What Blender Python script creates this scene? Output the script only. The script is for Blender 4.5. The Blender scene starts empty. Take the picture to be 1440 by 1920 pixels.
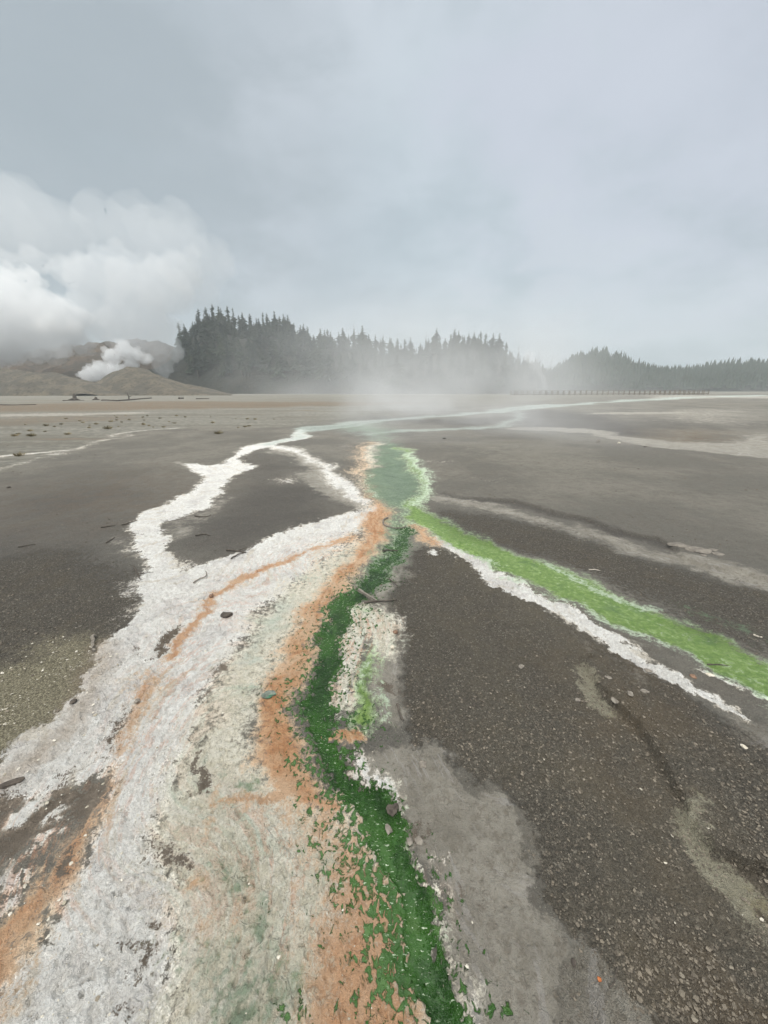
import bpy, bmesh, math, random
import numpy as np
from mathutils import Vector, Matrix
R = math.radians
random.seed(7)
rng = np.random.default_rng(11)
S = bpy.context.scene
COL = S.collection

# ------------------------------------------------------------------ camera
CAM_H, FPX, HORIZON = 1.70, 721.0, 728.0
PITCH = math.atan((960 - HORIZON) / FPX)
cp, sp = math.cos(PITCH), math.sin(PITCH)
cam_d = bpy.data.cameras.new('camera'); cam = bpy.data.objects.new('camera', cam_d); COL.objects.link(cam)
cam.location = (0, 0, CAM_H); cam.rotation_euler = (R(90) - PITCH, 0, 0)
cam_d.sensor_fit = 'HORIZONTAL'; cam_d.sensor_width = 36.0; cam_d.lens = 36.0 * FPX / 1440.0
cam_d.clip_start = 0.05; cam_d.clip_end = 3000
S.camera = cam
S.render.resolution_x, S.render.resolution_y = 768, 1024
S.view_settings.view_transform = 'Standard'; S.view_settings.look = 'None'
S.view_settings.gamma = 1.0; S.view_settings.use_curve_mapping = False
S.view_settings.exposure = 0.2
S.cycles.max_bounces = 20; S.cycles.diffuse_bounces = 3; S.cycles.glossy_bounces = 2
S.cycles.volume_bounces = 16; S.cycles.transparent_max_bounces = 12
S.cycles.use_denoising = True
S.cycles.volume_max_steps = 256

# ------------------------------------------------------------------ node helper
class N:
    def __init__(s, tree): s.t = tree; s.t.nodes.clear()
    def new(s, kind, **kw):
        n = s.t.nodes.new(kind)
        for k, v in kw.items(): setattr(n, k, v)
        return n
    def put(s, sock, v):
        if isinstance(v, bpy.types.NodeSocket): s.t.links.new(v, sock)
        elif v is not None:
            if sock.type == 'RGBA' and len(v) == 3: v = (*v, 1)
            sock.default_value = v
    def m(s, op, a, b=None, c=None, clamp=False):
        n = s.new('ShaderNodeMath', operation=op, use_clamp=clamp)
        for i, v in enumerate((a, b, c)):
            if v is not None: s.put(n.inputs[i], v)
        return n.outputs[0]
    def vm(s, op, a, b=None):
        n = s.new('ShaderNodeVectorMath', operation=op)
        s.put(n.inputs[0], a)
        if b is not None: s.put(n.inputs[1], b)
        return n.outputs['Value'] if op in ('DOT_PRODUCT', 'LENGTH', 'DISTANCE') else n.outputs[0]
    def mix(s, f, a, b, blend='MIX'):
        n = s.new('ShaderNodeMix', data_type='RGBA', blend_type=blend)
        s.put(n.inputs[0], f); s.put(n.inputs[6], a); s.put(n.inputs[7], b)
        return n.outputs[2]
    def step(s, v, lo, hi, a=0.0, b=1.0):
        n = s.new('ShaderNodeMapRange', interpolation_type='SMOOTHSTEP')
        s.put(n.inputs[0], v)
        for i, q in enumerate((lo, hi, a, b)): s.put(n.inputs[i + 1], q)
        return n.outputs[0]
    def noise(s, vec, scale, detail=4, rough=.55, dist=0.0, color=False, k=0.0):
        n = s.new('ShaderNodeTexNoise'); s.put(n.inputs['Vector'], vec)
        n.inputs['Scale'].default_value = scale; n.inputs['Detail'].default_value = detail
        n.inputs['Roughness'].default_value = rough; n.inputs['Distortion'].default_value = dist
        if color: return n.outputs['Color']
        return n.outputs['Fac'] if not k else s.m('ADD', s.m('MULTIPLY', s.m('SUBTRACT', n.outputs['Fac'], .5), k), .5, clamp=True)
    def voro(s, vec, scale, feature='F1', rnd=1.0):
        n = s.new('ShaderNodeTexVoronoi', feature=feature); s.put(n.inputs['Vector'], vec)
        n.inputs['Scale'].default_value = scale; n.inputs['Randomness'].default_value = rnd
        return n
    def attr(s, name, vec=False):
        n = s.new('ShaderNodeAttribute', attribute_name=name)
        return n.outputs['Vector' if vec else 'Fac']

def srgb(r, g, b, k=1.0):
    f = lambda c: (c / 12.92 if c <= .04045 else ((c + .055) / 1.055) ** 2.4)
    return tuple(min(.9, f(c / 255.0) * k) for c in (r, g, b))

# ------------------------------------------------------------------ sky (overcast, drifting cloud) and a weak, very soft sun
SUN_EL, SUN_AZ = R(52), R(205)          # light comes mostly from above, a little from behind the viewer
def pix_dir(px, py):
    u, v = (px - 720) / FPX, (960 - py) / FPX
    return Vector((u, cp + v * sp, v * cp - sp)).normalized()
W = bpy.data.worlds.new('World'); S.world = W; W.use_nodes = True
n = N(W.node_tree)
sky = n.new('ShaderNodeTexSky', sky_type='NISHITA', sun_disc=False)
sky.sun_elevation = SUN_EL; sky.sun_rotation = SUN_AZ; sky.dust_density = 4.0; sky.ozone_density = 1.5
tc = n.new('ShaderNodeTexCoord')
d = tc.outputs['Generated']
sep = n.new('ShaderNodeSeparateXYZ'); n.put(sep.inputs[0], d)
el = sep.outputs[2]
# flat cloud deck seen in perspective: divide by elevation
inv = n.m('DIVIDE', 1.0, n.m('ADD', n.m('MAXIMUM', el, 0.0), 0.35))
comb = n.new('ShaderNodeCombineXYZ')
n.put(comb.inputs[0], n.m('MULTIPLY', sep.outputs[0], inv)); n.put(comb.inputs[1], n.m('MULTIPLY', sep.outputs[1], inv)); n.put(comb.inputs[2], n.m('MULTIPLY', el, 1.2))
c1 = n.noise(comb.outputs[0], 1.7, 5, .52, .15)
c2 = n.noise(comb.outputs[0], 4.2, 5, .55, .2)
cl = n.m('ADD', n.m('MULTIPLY', c1, .62), n.m('MULTIPLY', c2, .38))
cl = n.step(cl, .33, .64)
warp = n.m('MULTIPLY', n.m('SUBTRACT', c2, .5), .22)
def blob(px, py, inner, outer):
    v = n.vm('DOT_PRODUCT', d, tuple(pix_dir(px, py)))
    return n.step(n.m('ADD', v, warp), math.cos(R(outer)), math.cos(R(inner)))
col = n.mix(cl, (4.6, 5.25, 5.65), (6.85, 7.3, 7.75))
col = n.mix(n.m('MULTIPLY', blob(980, 420, 3, 30), .28), col, (5.6, 6.75, 7.05))         # pale teal gap in the cloud
col = n.mix(n.m('MULTIPLY', blob(1330, 80, 3, 26), .5), col, (6.2, 6.3, 7.2))          # lilac patch
col = n.mix(n.m('MULTIPLY', blob(120, 270, 2, 33), .85), col, (3.7, 4.25, 4.5))         # dark rain cloud
col = n.mix(n.m('MULTIPLY', blob(1040, 610, 1, 7), .5), col, (6.3, 6.8, 7.2))
col = n.mix(1.0, col, (.80, .812, .835), 'MULTIPLY')                       # sky in view dimmed to balance the raised exposure
col = n.mix(n.step(el, .60, .95, 0.0, .85), col, (27.5, 26.6, 24.4))                        # brighter overhead
col = n.mix(.88, sky.outputs[0], col)
bg = n.new('ShaderNodeBackground'); n.put(bg.inputs[0], col); bg.inputs[1].default_value = 0.108
wo = n.new('ShaderNodeOutputWorld'); n.put(wo.inputs[0], bg.outputs[0])
sun_d = bpy.data.lights.new('sun', 'SUN'); sun_d.energy = 1.5; sun_d.angle = R(18); sun_d.color = (1.0, .965, .92)
sun = bpy.data.objects.new('sun', sun_d); COL.objects.link(sun)
# Nishita rotation 0 = +Y, clockwise
sd = Vector((math.sin(SUN_AZ) * math.cos(SUN_EL), math.cos(SUN_AZ) * math.cos(SUN_EL), math.sin(SUN_EL)))
sun.rotation_euler = (-sd).to_track_quat('-Z', 'Y').to_euler()

# ------------------------------------------------------------------ general helpers
def ground_at(px, py):
    """point of the flat ground seen at a photo pixel"""
    u, v = (np.asarray(px, float) - 720) / FPX, (960 - np.asarray(py, float)) / FPX
    dz = v * cp - sp
    t = CAM_H / np.maximum(-dz, 1e-4)
    return u * t, (cp + v * sp) * t
def far_at(px, py, D):
    u, v = (px - 720) / FPX, (960 - py) / FPX
    t = D / (cp + v * sp)
    return Vector((u * t, D, CAM_H + (v * cp - sp) * t))

def _h(ix, iy, s):
    h = (ix.astype(np.int64) * 374761393 + iy.astype(np.int64) * 668265263 + s * 1442695041) & 0xffffffff
    h = ((h ^ (h >> 13)) * 1274126177) & 0xffffffff
    return (h ^ (h >> 16)) & 0xffffffff
def perlin(x, y, s=0):
    x0, y0 = np.floor(x), np.floor(y); fx, fy = x - x0, y - y0
    u, v = fx * fx * fx * (fx * (fx * 6 - 15) + 10), fy * fy * fy * (fy * (fy * 6 - 15) + 10)
    def g(dx, dy):
        a = _h(x0 + dx, y0 + dy, s) * (2 * math.pi / 4294967296.0)
        return np.cos(a) * (fx - dx) + np.sin(a) * (fy - dy)
    a, b, c, e = g(0, 0), g(1, 0), g(0, 1), g(1, 1)
    return (a + (b - a) * u + (c - a) * v + (a - b - c + e) * u * v) * 1.5
def fbm(x, y, s=0, o=4, gain=.5, lac=2.03):
    r, a = 0, 1.0
    for i in range(o):
        r = r + a * perlin(x, y, s + 17 * i); x, y, a = x * lac + 3.1, y * lac - 1.7, a * gain
    return r
def sstep(v, lo, hi):
    t = np.clip((v - lo) / (hi - lo), 0, 1); return t * t * (3 - 2 * t)

def link(name, mesh, mat=None, parent=None):
    o = bpy.data.objects.new(name, mesh); COL.objects.link(o)
    if mat and not mesh.materials: mesh.materials.append(mat)
    if parent: o.parent = parent
    return o
def tag(o, label=None, cat=None, group=None, kind=None):
    if label: o['label'] = label
    if cat: o['category'] = cat
    if group: o['group'] = group
    if kind: o['kind'] = kind
    return o
def empty(name, loc, rz=0.0):
    o = bpy.data.objects.new(name, None); COL.objects.link(o); o.empty_display_size = .2
    o.location = loc; o.rotation_euler = (0, 0, rz); return o
def copy_tree(o):
    c = o.copy(); COL.objects.link(c)
    for ch in o.children:
        k = ch.copy(); COL.objects.link(k); k.parent = c
    return c
def np_mesh(name, V, F, smooth=True):
    me = bpy.data.meshes.new(name); F = np.asarray(F, np.int32); k = F.shape[1]
    me.vertices.add(len(V)); me.vertices.foreach_set('co', np.asarray(V, np.float32).ravel())
    me.loops.add(F.size); me.loops.foreach_set('vertex_index', F.ravel())
    me.polygons.add(len(F)); me.polygons.foreach_set('loop_start', np.arange(0, F.size, k, dtype=np.int32))
    me.polygons.foreach_set('use_smooth', np.full(len(F), smooth, bool))
    me.update(calc_edges=True); me.validate(); return me

# ------------------------------------------------------------------ ground: traced outlines -> fields stored on one world-space sheet
CY = -0.8                                    # pole of the sheet's polar grid, just behind the viewer
def logpol(x, y): return np.arctan2(x, y - CY), np.log(np.hypot(x, y - CY))
th_f = np.radians(np.arange(-54, 54.001, .118))
th_c = np.radians(np.linspace(56, 304, 84))
TH = np.concatenate([th_f, th_c]); NF = len(th_f)
rr = [1.15]
while rr[-1] < 650: rr.append(rr[-1] * (1 + .0025 * (1 + rr[-1] / 6)))
RR = np.concatenate([np.geomspace(.03, 1.1, 12), rr]); NR0 = 12
NT, NR = len(TH), len(RR)
gx = (RR[:, None] * np.sin(TH)[None]).ravel(); gy = (RR[:, None] * np.cos(TH)[None]).ravel() + CY
LT = np.broadcast_to(TH[None], (NR, NT)).ravel().copy(); LT[LT > math.pi] -= 2 * math.pi
LR = np.broadcast_to(np.log(RR)[:, None], (NR, NT)).ravel().copy()
# organic outlines: warp the lookup position
wx = .020 * fbm(LT * 9, LR * 9, 1, 3) + .0075 * fbm(LT * 55, LR * 55, 2, 3, .6)
wy = .020 * fbm(LT * 9, LR * 9, 5, 3) + .0075 * fbm(LT * 55, LR * 55, 6, 3, .6)
QT, QR = LT + wx, LR + wy
SOFT = 1.9
def smooth_pts(P, closed, k=4):
    P = np.asarray(P, float); n_ = len(P); out = []
    for i in range(n_ if closed else n_ - 1):
        g = (lambda j: P[j % n_]) if closed else (lambda j: P[min(max(j, 0), n_ - 1)])
        p0, p1, p2, p3 = g(i - 1), g(i), g(i + 1), g(i + 2)
        for t in np.arange(k) / k:
            out.append(.5 * (2 * p1 + (p2 - p0) * t + (2 * p0 - 5 * p1 + 4 * p2 - p3) * t * t + (3 * p1 - p0 - 3 * p2 + p3) * t ** 3))
    if not closed: out.append(P[-1])
    return np.array(out)
def region(P, margin):
    x, y = ground_at(P[:, 0], np.maximum(P[:, 1], HORIZON + 2.5)); a, b = logpol(x, y)
    i = np.nonzero((QT > a.min() - margin) & (QT < a.max() + margin) & (QR > b.min() - margin) & (QR < b.max() + margin))[0]
    return a, b, i
def beyond(P):
    """carry outlines that leave the photograph on across the ground outside it"""
    P = np.array(P, float); b = P[:, 1] >= 1915
    P[b, 0] = 720 + (P[b, 0] - 720) * 1.3; P[b, 1] = 2300
    P[:, 0] = np.where(P[:, 0] > 1500, 1500 + (P[:, 0] - 1500) * 4, np.where(P[:, 0] < -60, -60 + (P[:, 0] + 60) * 3, P[:, 0]))
    return P
def poly(P, soft=.02, smooth=True):
    P = beyond(P)
    P = smooth_pts(P, True) if smooth else np.asarray(P, float); soft = soft * SOFT
    a, b, i = region(P, soft * 1.5 + .01)
    out = np.zeros(len(QT), np.float32)
    x, y = QT[i], QR[i]; d2 = np.full(len(i), 1e9); ins = np.zeros(len(i), bool)
    for k in range(len(a)):
        ax, ay, bx, by = a[k - 1], b[k - 1], a[k], b[k]
        ex, ey = bx - ax, by - ay; L = ex * ex + ey * ey + 1e-12
        t = np.clip(((x - ax) * ex + (y - ay) * ey) / L, 0, 1)
        d2 = np.minimum(d2, (x - ax - t * ex) ** 2 + (y - ay - t * ey) ** 2)
        c = (ay > y) != (by > y)
        if c.any(): ins[c] ^= x[c] < ax + (y[c] - ay) * ex / (by - ay + 1e-15)
    s_ = np.sqrt(d2) * np.where(ins, 1, -1)
    out[i] = np.clip(.5 + s_ / (2 * soft), 0, 1)
    return out
def line(P, soft=.012):
    """polyline of (px, py, half width in photo pixels)"""
    P = [list(p) for p in P]; e = P[-1]
    if len(P) > 2 and (e[1] >= 1915 or e[0] >= 1440 or e[0] <= -10): P.append([e[0] + (e[0] - P[-2][0]) * 3.2, e[1] + (e[1] - P[-2][1]) * 3.2, e[2] * 1.4])
    P = smooth_pts(P, False); soft = soft * SOFT
    tg = np.gradient(P[:, :2], axis=0); nn_ = np.stack([-tg[:, 1], tg[:, 0]], 1); nl = np.hypot(*nn_.T)[:, None]
    nn_ = np.where(nl > 1e-6, nn_ / np.maximum(nl, 1e-6), np.array([[1., 0.]]))
    Q0 = P[:, :2] - nn_ * P[:, 2:3]; Q1 = P[:, :2] + nn_ * P[:, 2:3]
    l0 = np.stack(logpol(*ground_at(Q0[:, 0], np.maximum(Q0[:, 1], HORIZON + 4))), 1); l1 = np.stack(logpol(*ground_at(Q1[:, 0], np.maximum(Q1[:, 1], HORIZON + 4))), 1)
    tl = np.gradient(np.stack(logpol(*ground_at(P[:, 0], np.maximum(P[:, 1], HORIZON + 4))), 1), axis=0); tn = np.hypot(*tl.T)
    dl = l1 - l0; w = np.where(tn > 1e-7, np.abs(tl[:, 0] * dl[:, 1] - tl[:, 1] * dl[:, 0]) / np.maximum(tn, 1e-7), np.hypot(*dl.T)) / 2
    a, b, i = region(P, soft * 1.5 + w.max() + .01)
    out = np.zeros(len(QT), np.float32); x, y = QT[i], QR[i]; best = np.full(len(i), -1e9)
    for k in range(1, len(a)):
        ax, ay, bx, by = a[k - 1], b[k - 1], a[k], b[k]
        ex, ey = bx - ax, by - ay; L = ex * ex + ey * ey + 1e-12
        t = np.clip(((x - ax) * ex + (y - ay) * ey) / L, 0, 1)
        best = np.maximum(best, w[k - 1] + t * (w[k] - w[k - 1]) - np.sqrt((x - ax - t * ex) ** 2 + (y - ay - t * ey) ** 2))
    out[i] = np.clip(.5 + best / (2 * soft), 0, 1)
    return out
def mx(*a):
    r = a[0]
    for q in a[1:]: r = np.maximum(r, q)
    return r
F = {}
# --- pale tan flat in the far left, running to the far edge
F['tan'] = mx(poly([(-500, 1000), (-200, 930), (0, 888), (60, 866), (150, 838), (230, 814), (330, 802), (470, 800), (560, 799), (650, 783), (760, 768), (900, 760), (1000, 751), (1120, 744), (1440, 738), (1900, 736), (1900, 731), (-500, 731)], .03),
              poly([(800, 830), (900, 815), (1010, 815), (1100, 830), (1080, 850), (980, 870), (880, 880), (820, 865)], .14) * .55)
F['rim'] = line([(205, 1215, 5), (185, 1252, 5), (146, 1322, 7), (86, 1392, 8), (10, 1456, 10), (-40, 1490, 12)], .02) * .9
F['pale'] = mx(
    poly([(1085, 1250), (1108, 1262), (1132, 1310), (1145, 1340), (1112, 1328), (1094, 1290)], .010) * .9,
    poly([(1265, 1515), (1312, 1505), (1338, 1600), (1400, 1655), (1432, 1690), (1442, 1770), (1390, 1735), (1335, 1670), (1285, 1590)], .012) * .9)
F['olive'] = mx(
    line([(872, 1052, 6), (950, 1110, 12), (1040, 1180, 16), (1105, 1260, 18), (1150, 1330, 14)], .05) * .9, line([(1140, 1330, 10), (1210, 1430, 26), (1260, 1540, 34), (1330, 1680, 36), (1420, 1800, 40)], .07) * .8,
    line([(1090, 1420, 10), (1140, 1560, 16), (1180, 1720, 22), (1190, 1850, 20)], .08) * .7, line([(850, 1130, 14), (900, 1250, 18), (930, 1400, 18)], .08) * .5)
F['rust'] = mx(line([(185, 1235, 7), (150, 1315, 9), (85, 1392, 10), (10, 1450, 12)], .025) * .55,line([(60, 766, 4), (150, 762, 7), (260, 760, 8), (420, 759, 6), (620, 757, 4), (740, 756, 2)], .02) * .95,
               line([(0, 789, 5), (60, 788, 7), (140, 786, 6), (220, 786, 3)], .02) * .6,
               poly([(60, 930), (250, 890), (330, 930), (250, 965), (80, 975)], .1) * .30,
               poly([(1225, 812), (1300, 806), (1370, 815), (1330, 836), (1240, 832)], .03) * .55,
               poly([(1380, 1740), (1440, 1760), (1440, 1920), (1250, 1920), (1290, 1800)], .09) * .5,
               poly([(1100, 1240), (1200, 1300), (1240, 1420), (1190, 1500), (1130, 1330)], .07) * .45)
# --- white mineral crust
F['white'] = mx(
    line([(570, 806, 8), (555, 820, 7), (500, 836, 6), (455, 850, 9), (440, 872, 14), (400, 905, 18), (362, 938, 17), (308, 968, 20), (274, 1000, 26), (288, 1050, 32), (304, 1100, 42), (298, 1160, 54), (255, 1230, 54), (210, 1290, 54), (150, 1365, 56), (90, 1415, 54)], .012),
    line([(500, 838, 4), (548, 846, 6), (592, 866, 8), (622, 890, 14), (655, 922, 16), (680, 948, 12), (664, 974, 14)], .02) * .84,
    line([(762, 850, 2), (788, 878, 3), (801, 905, 4), (796, 935, 4), (778, 955, 3)], .012) * .72,
    line([(372, 872, 8), (400, 880, 9), (430, 876, 9)], .012),
    line([(700, 948, 6), (672, 968, 14), (610, 990, 20), (540, 1018, 22), (470, 1050, 26), (400, 1085, 34), (340, 1120, 40)], .012),
    poly([(700, 950), (620, 1000), (480, 1050), (400, 1075), (330, 1060), (265, 1070), (250, 1160), (205, 1235), (150, 1320), (60, 1420), (20, 1455), (60, 1480), (180, 1440), (200, 1500), (180, 1560), (110, 1680), (60, 1790), (20, 1920), (330, 1920), (330, 1700), (300, 1560), (340, 1420), (400, 1290), (470, 1180), (560, 1090), (640, 1030)], .045),
    line([(0, 857, 3), (60, 850, 2.6), (120, 843, 2.2), (180, 830, 1.8), (260, 815, 1.4)], .012) * .66,
    line([(0, 884, 5), (60, 863, 5), (150, 838, 4), (235, 813, 3), (330, 803, 2)], .012) * .55,
    line([(512, 902, 2), (545, 901, 4)], .02) * .66, line([(645, 838, 2), (690, 839, 2)], .02) * .56,
    line([(830, 1008, 8), (868, 1030, 12), (925, 1080, 15), (990, 1114, 14), (1050, 1146, 12), (1110, 1180, 13), (1190, 1236, 15), (1270, 1284, 16), (1330, 1314, 12), (1400, 1352, 8)], .010),
    line([(898, 903, 2), (940, 906, 2)], .03) * .52, line([(800, 865, 2), (842, 868, 2)], .02) * .56,
    line([(815, 1036, 14)] * 2, .012) * .8, line([(650, 1290, 12), (652, 1310, 10)], .014) * .9,
    line([(668, 1428, 14), (695, 1468, 20), (745, 1502, 18)], .03) * .9,
    line([(790, 1600, 6), (800, 1640, 12), (815, 1690, 8)], .02) * .75, line([(820, 1612, 14)] * 2, .02) * .7, line([(870, 1780, 18)] * 2, .03) * .5,
    line([(130, 1330, 5), (90, 1375, 7), (40, 1410, 6), (0, 1438, 6)], .012) * .85,
    line([(1325, 1262, 6), (1440, 1318, 7)], .01) * .7)
# --- wet pale grey silt, plus sky sheen painted on the far right mud
F['silt'] = mx(
    poly([(690, 1410), (820, 1388), (870, 1470), (960, 1505), (1005, 1560), (1015, 1640), (985, 1700), (1060, 1735), (1110, 1760), (1160, 1830), (1240, 1930), (860, 1930), (838, 1850), (826, 1700), (790, 1580), (780, 1530), (720, 1500), (665, 1450)], .013),
    poly([(700, 1215), (735, 1215), (748, 1280), (755, 1345), (735, 1370), (700, 1350), (696, 1290)], .02) * .9,
    line([(545, 845, 10), (585, 868, 14), (600, 890, 26), (640, 925, 18), (675, 950, 10)], .02),
    line([(520, 850, 6), (560, 858, 8), (620, 880, 10)], .02) * .7,
    line([(310, 1010, 14), (345, 990, 22), (385, 955, 20), (420, 935, 10)], .035) * .68, line([(345, 868, 5), (365, 880, 8)], .01) * .9,
    poly([(720, 1010), (765, 1000), (770, 1060), (745, 1120), (745, 1165), (700, 1140), (690, 1080)], .03) * .75,
    line([(800, 930, 6), (850, 940, 8), (940, 955, 9), (1010, 978, 10), (1100, 1002, 12), (1180, 1028, 14), (1260, 1048, 16), (1350, 1070, 18), (1460, 1095, 20)], .02) * .75,
    line([(1290, 1300, 16), (1350, 1345, 24), (1440, 1400, 34)], .03) * .72,
    line([(1060, 1180, 10), (1130, 1240, 16), (1200, 1290, 14)], .03) * .55,
    line([(985, 803, 3), (1100, 809, 5), (1170, 823, 6), (1260, 834, 8), (1350, 842, 10), (1450, 848, 14)], .012) * .9,
    poly([(1350, 825), (1450, 812), (1500, 850), (1400, 845)], .02) * .7,
    line([(1140, 776, 3), (1220, 774, 3), (1280, 773, 2)], .01) * .7,
    poly([(1180, 770), (1300, 765), (1480, 768), (1480, 800), (1330, 800), (1220, 795)], .06) * .54,  # sheen of sky on wet mud, painted as a pale patch
    poly([(940, 800), (990, 805), (1040, 830), (980, 835)], .04) * .4, line([(1230, 748, 2), (1340, 744, 3), (1460, 744, 2)], .012),
    line([(0, 780, 3), (100, 778, 3), (240, 775, 2)], .015) * .8,
    poly([(210, 1010), (245, 1010), (262, 1060), (235, 1050)], .02) * .7, poly([(165, 1230), (195, 1215), (185, 1260), (150, 1290)], .02) * .75,
    line([(720, 930, 60), (770, 960, 30)], .05) * .45)
# --- cream sinter
F['cream'] = mx(
    poly([(655, 1020), (560, 1080), (480, 1170), (410, 1270), (345, 1400), (300, 1540), (310, 1680), (330, 1800), (300, 1930), (870, 1930), (800, 1700), (700, 1560), (600, 1500), (480, 1440), (500, 1300), (560, 1190), (640, 1090), (690, 1030)], .06),
    poly([(650, 1180), (690, 1130), (735, 1150), (745, 1200), (720, 1230), (690, 1200), (660, 1280), (665, 1320), (640, 1340), (622, 1280)], .02) * .9,
    poly([(690, 830), (720, 830), (715, 860), (690, 890), (680, 925), (665, 900), (672, 855)], .02) * .7)
# --- orange bacterial mat
F['orange'] = mx(
    poly([(690, 950), (720, 945), (735, 985), (705, 1035), (655, 1095), (612, 1155), (590, 1200), (570, 1260), (552, 1310), (560, 1370), (590, 1450), (640, 1520), (600, 1530), (540, 1500), (500, 1475), (478, 1430), (482, 1350), (500, 1280), (535, 1215), (560, 1165), (590, 1120), (630, 1070), (670, 1020)], .022),
    poly([(500, 1480), (600, 1500), (680, 1560), (730, 1640), (790, 1760), (850, 1930), (560, 1930), (560, 1800), (600, 1700), (580, 1600), (535, 1520)], .05) * .8,
    line([(692, 828, 8), (676, 868, 12), (688, 902, 12), (704, 945, 16)], .025) * .78,
    line([(660, 1008, 3), (560, 1042, 4), (470, 1078, 7), (410, 1115, 8), (380, 1148, 9), (346, 1192, 11), (322, 1232, 14)], .010),
    line([(300, 1262, 9), (275, 1300, 16), (258, 1345, 14), (232, 1400, 16), (205, 1460, 16), (172, 1520, 16)], .02) * .85,
    line([(190, 1500, 12), (130, 1600, 26), (80, 1665, 32), (30, 1730, 42), (-20, 1800, 48)], .03) * .88,
    line([(20, 1770, 22), (10, 1850, 20), (-10, 1930, 26)], .04) * .7,
    line([(390, 1515, 6), (440, 1518, 8), (490, 1512, 8), (530, 1495, 14)], .010) * .95, line([(398, 1470, 5), (394, 1520, 5), (390, 1570, 5)], .012) * .75,
    line([(365, 1640, 14), (378, 1640, 12)], .014) * .9, line([(450, 1690, 10), (445, 1740, 14), (430, 1770, 8)], .02) * .75, line([(395, 1730, 16)] * 2, .02) * .6,
    line([(622, 1386, 9), (652, 1384, 13), (682, 1386, 9)], .007), line([(775, 985, 14), (800, 1008, 12), (830, 1018, 6)], .02) * .85,
    line([(560, 1100, 10), (600, 1060, 12), (650, 1010, 12)], .04) * .5)
F['pink'] = mx(
    poly([(650, 1170), (690, 1140), (720, 1170), (690, 1220), (665, 1290), (640, 1300), (622, 1270)], .03) * .8,     line([(650, 1010, 5), (540, 1046, 6), (430, 1100, 7), (360, 1180, 8), (320, 1270, 9), (270, 1370, 10)], .02) * .7, line([(640, 1030, 5), (520, 1080, 6), (420, 1170, 8), (350, 1290, 10), (300, 1400, 12)], .02) * .65,
    line([(620, 1020, 10), (520, 1052, 14), (440, 1095, 16)], .03) * .6,
    line([(400, 1150, 20), (350, 1230, 24), (310, 1330, 34), (250, 1430, 34), (190, 1560, 30), (110, 1680, 30), (40, 1640, 40)], .06) * .7,
    poly([(400, 1570), (560, 1530), (640, 1600), (720, 1750), (700, 1900), (560, 1880), (450, 1760), (400, 1660)], .09) * .72)
# --- grey-brown mud showing through
F['mud'] = mx(
    poly([(190, 1420), (215, 1440), (195, 1490), (160, 1540), (100, 1600), (60, 1590), (0, 1630), (-40, 1560), (-20, 1490), (50, 1478), (120, 1450)], .026) * .95,
    line([(245, 1330, 8), (225, 1370, 12), (205, 1410, 14)], .02) * .9, line([(110, 1610, 22), (75, 1680, 16)], .03) * .8, line([(-10, 1670, 20), (40, 1690, 8)], .03) * .7,
    line([(322, 1180, 6), (305, 1208, 10), (292, 1228, 8)], .010) * .95, line([(258, 1215, 6), (252, 1228, 6)], .010) * .8,
    line([(420, 1250, 9), (405, 1262, 7)], .012) * .8, line([(370, 1410, 7), (366, 1430, 8), (378, 1455, 9), (365, 1478, 8)], .012) * .9,
    line([(300, 1590, 10), (330, 1600, 16), (360, 1605, 12)], .02) * .85, line([(295, 1610, 12), (350, 1625, 10)], .02) * .8,
    line([(290, 1715, 8), (295, 1735, 6)], .012) * .85, line([(240, 1755, 14), (265, 1780, 14), (262, 1820, 14)], .022) * .85,
    line([(255, 1870, 10), (235, 1900, 14)], .02) * .75, line([(318, 1590, 6), (316, 1640, 8)], .02) * .6,
    line([(720, 1285, 10), (745, 1300, 8), (755, 1345, 6)], .014) * .8, line([(735, 1512, 12), (755, 1500, 14)], .02) * .8, line([(785, 1540, 12), (800, 1565, 16)], .02) * .8,
    line([(870, 1690, 20), (850, 1720, 14)], .04) * .7, line([(860, 1870, 10), (900, 1905, 16)], .03) * .6)
F['dark'] = mx(
    poly([(965, 790), (990, 770), (1080, 772), (1160, 790), (1222, 812), (1120, 815), (1000, 803)], .02) * .9,
    poly([(1190, 788), (1290, 786), (1400, 795), (1300, 803), (1220, 800)], .04) * .6,
    poly([(470, 850), (530, 860), (570, 880), (540, 898), (620, 905), (642, 945), (630, 970), (560, 1000), (440, 1040), (380, 1050), (340, 1010), (360, 960), (420, 920), (460, 885)], .05) * .75,
    poly([(-100, 940), (100, 900), (340, 900), (330, 940), (240, 1010), (245, 1090), (220, 1170), (100, 1150), (-200, 1180)], .1) * .6,
    line([(730, 785, 4), (850, 792, 5), (950, 785, 5)], .012) * .7,
    line([(1110, 1262, 4), (1150, 1328, 5), (1200, 1380, 6), (1240, 1420, 6), (1275, 1480, 5)], .008) * .8,  # shade in the gully, painted as a dark line
    line([(830, 927, 2.5), (870, 936, 3), (960, 946, 4), (1060, 968, 4), (1160, 1002, 5), (1250, 1022, 4)], .006) * .85)  # dark edge painted along the bank step for its shade
blot = mx(line([(30, 1530, 16), (62, 1498, 12)], .014), line([(15, 1640, 26), (40, 1660, 10)], .02) * .9, line([(110, 1510, 8), (98, 1530, 8)], .014), line([(10, 1700, 22)] * 2, .02) * .85, line([(160, 1450, 8), (190, 1430, 12)], .012), line([(92, 1565, 8), (80, 1585, 6)], .015) * .9)
F['mud'] = F['mud'] * (1 - blot); F['orange'] = F['orange'] * (1 - .7 * blot); F['white'] = np.maximum(F['white'], blot)
F['pink'] = np.maximum(F['pink'], line([(20, 1560, 24), (90, 1580, 20), (60, 1640, 24)], .06) * .8)
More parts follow.
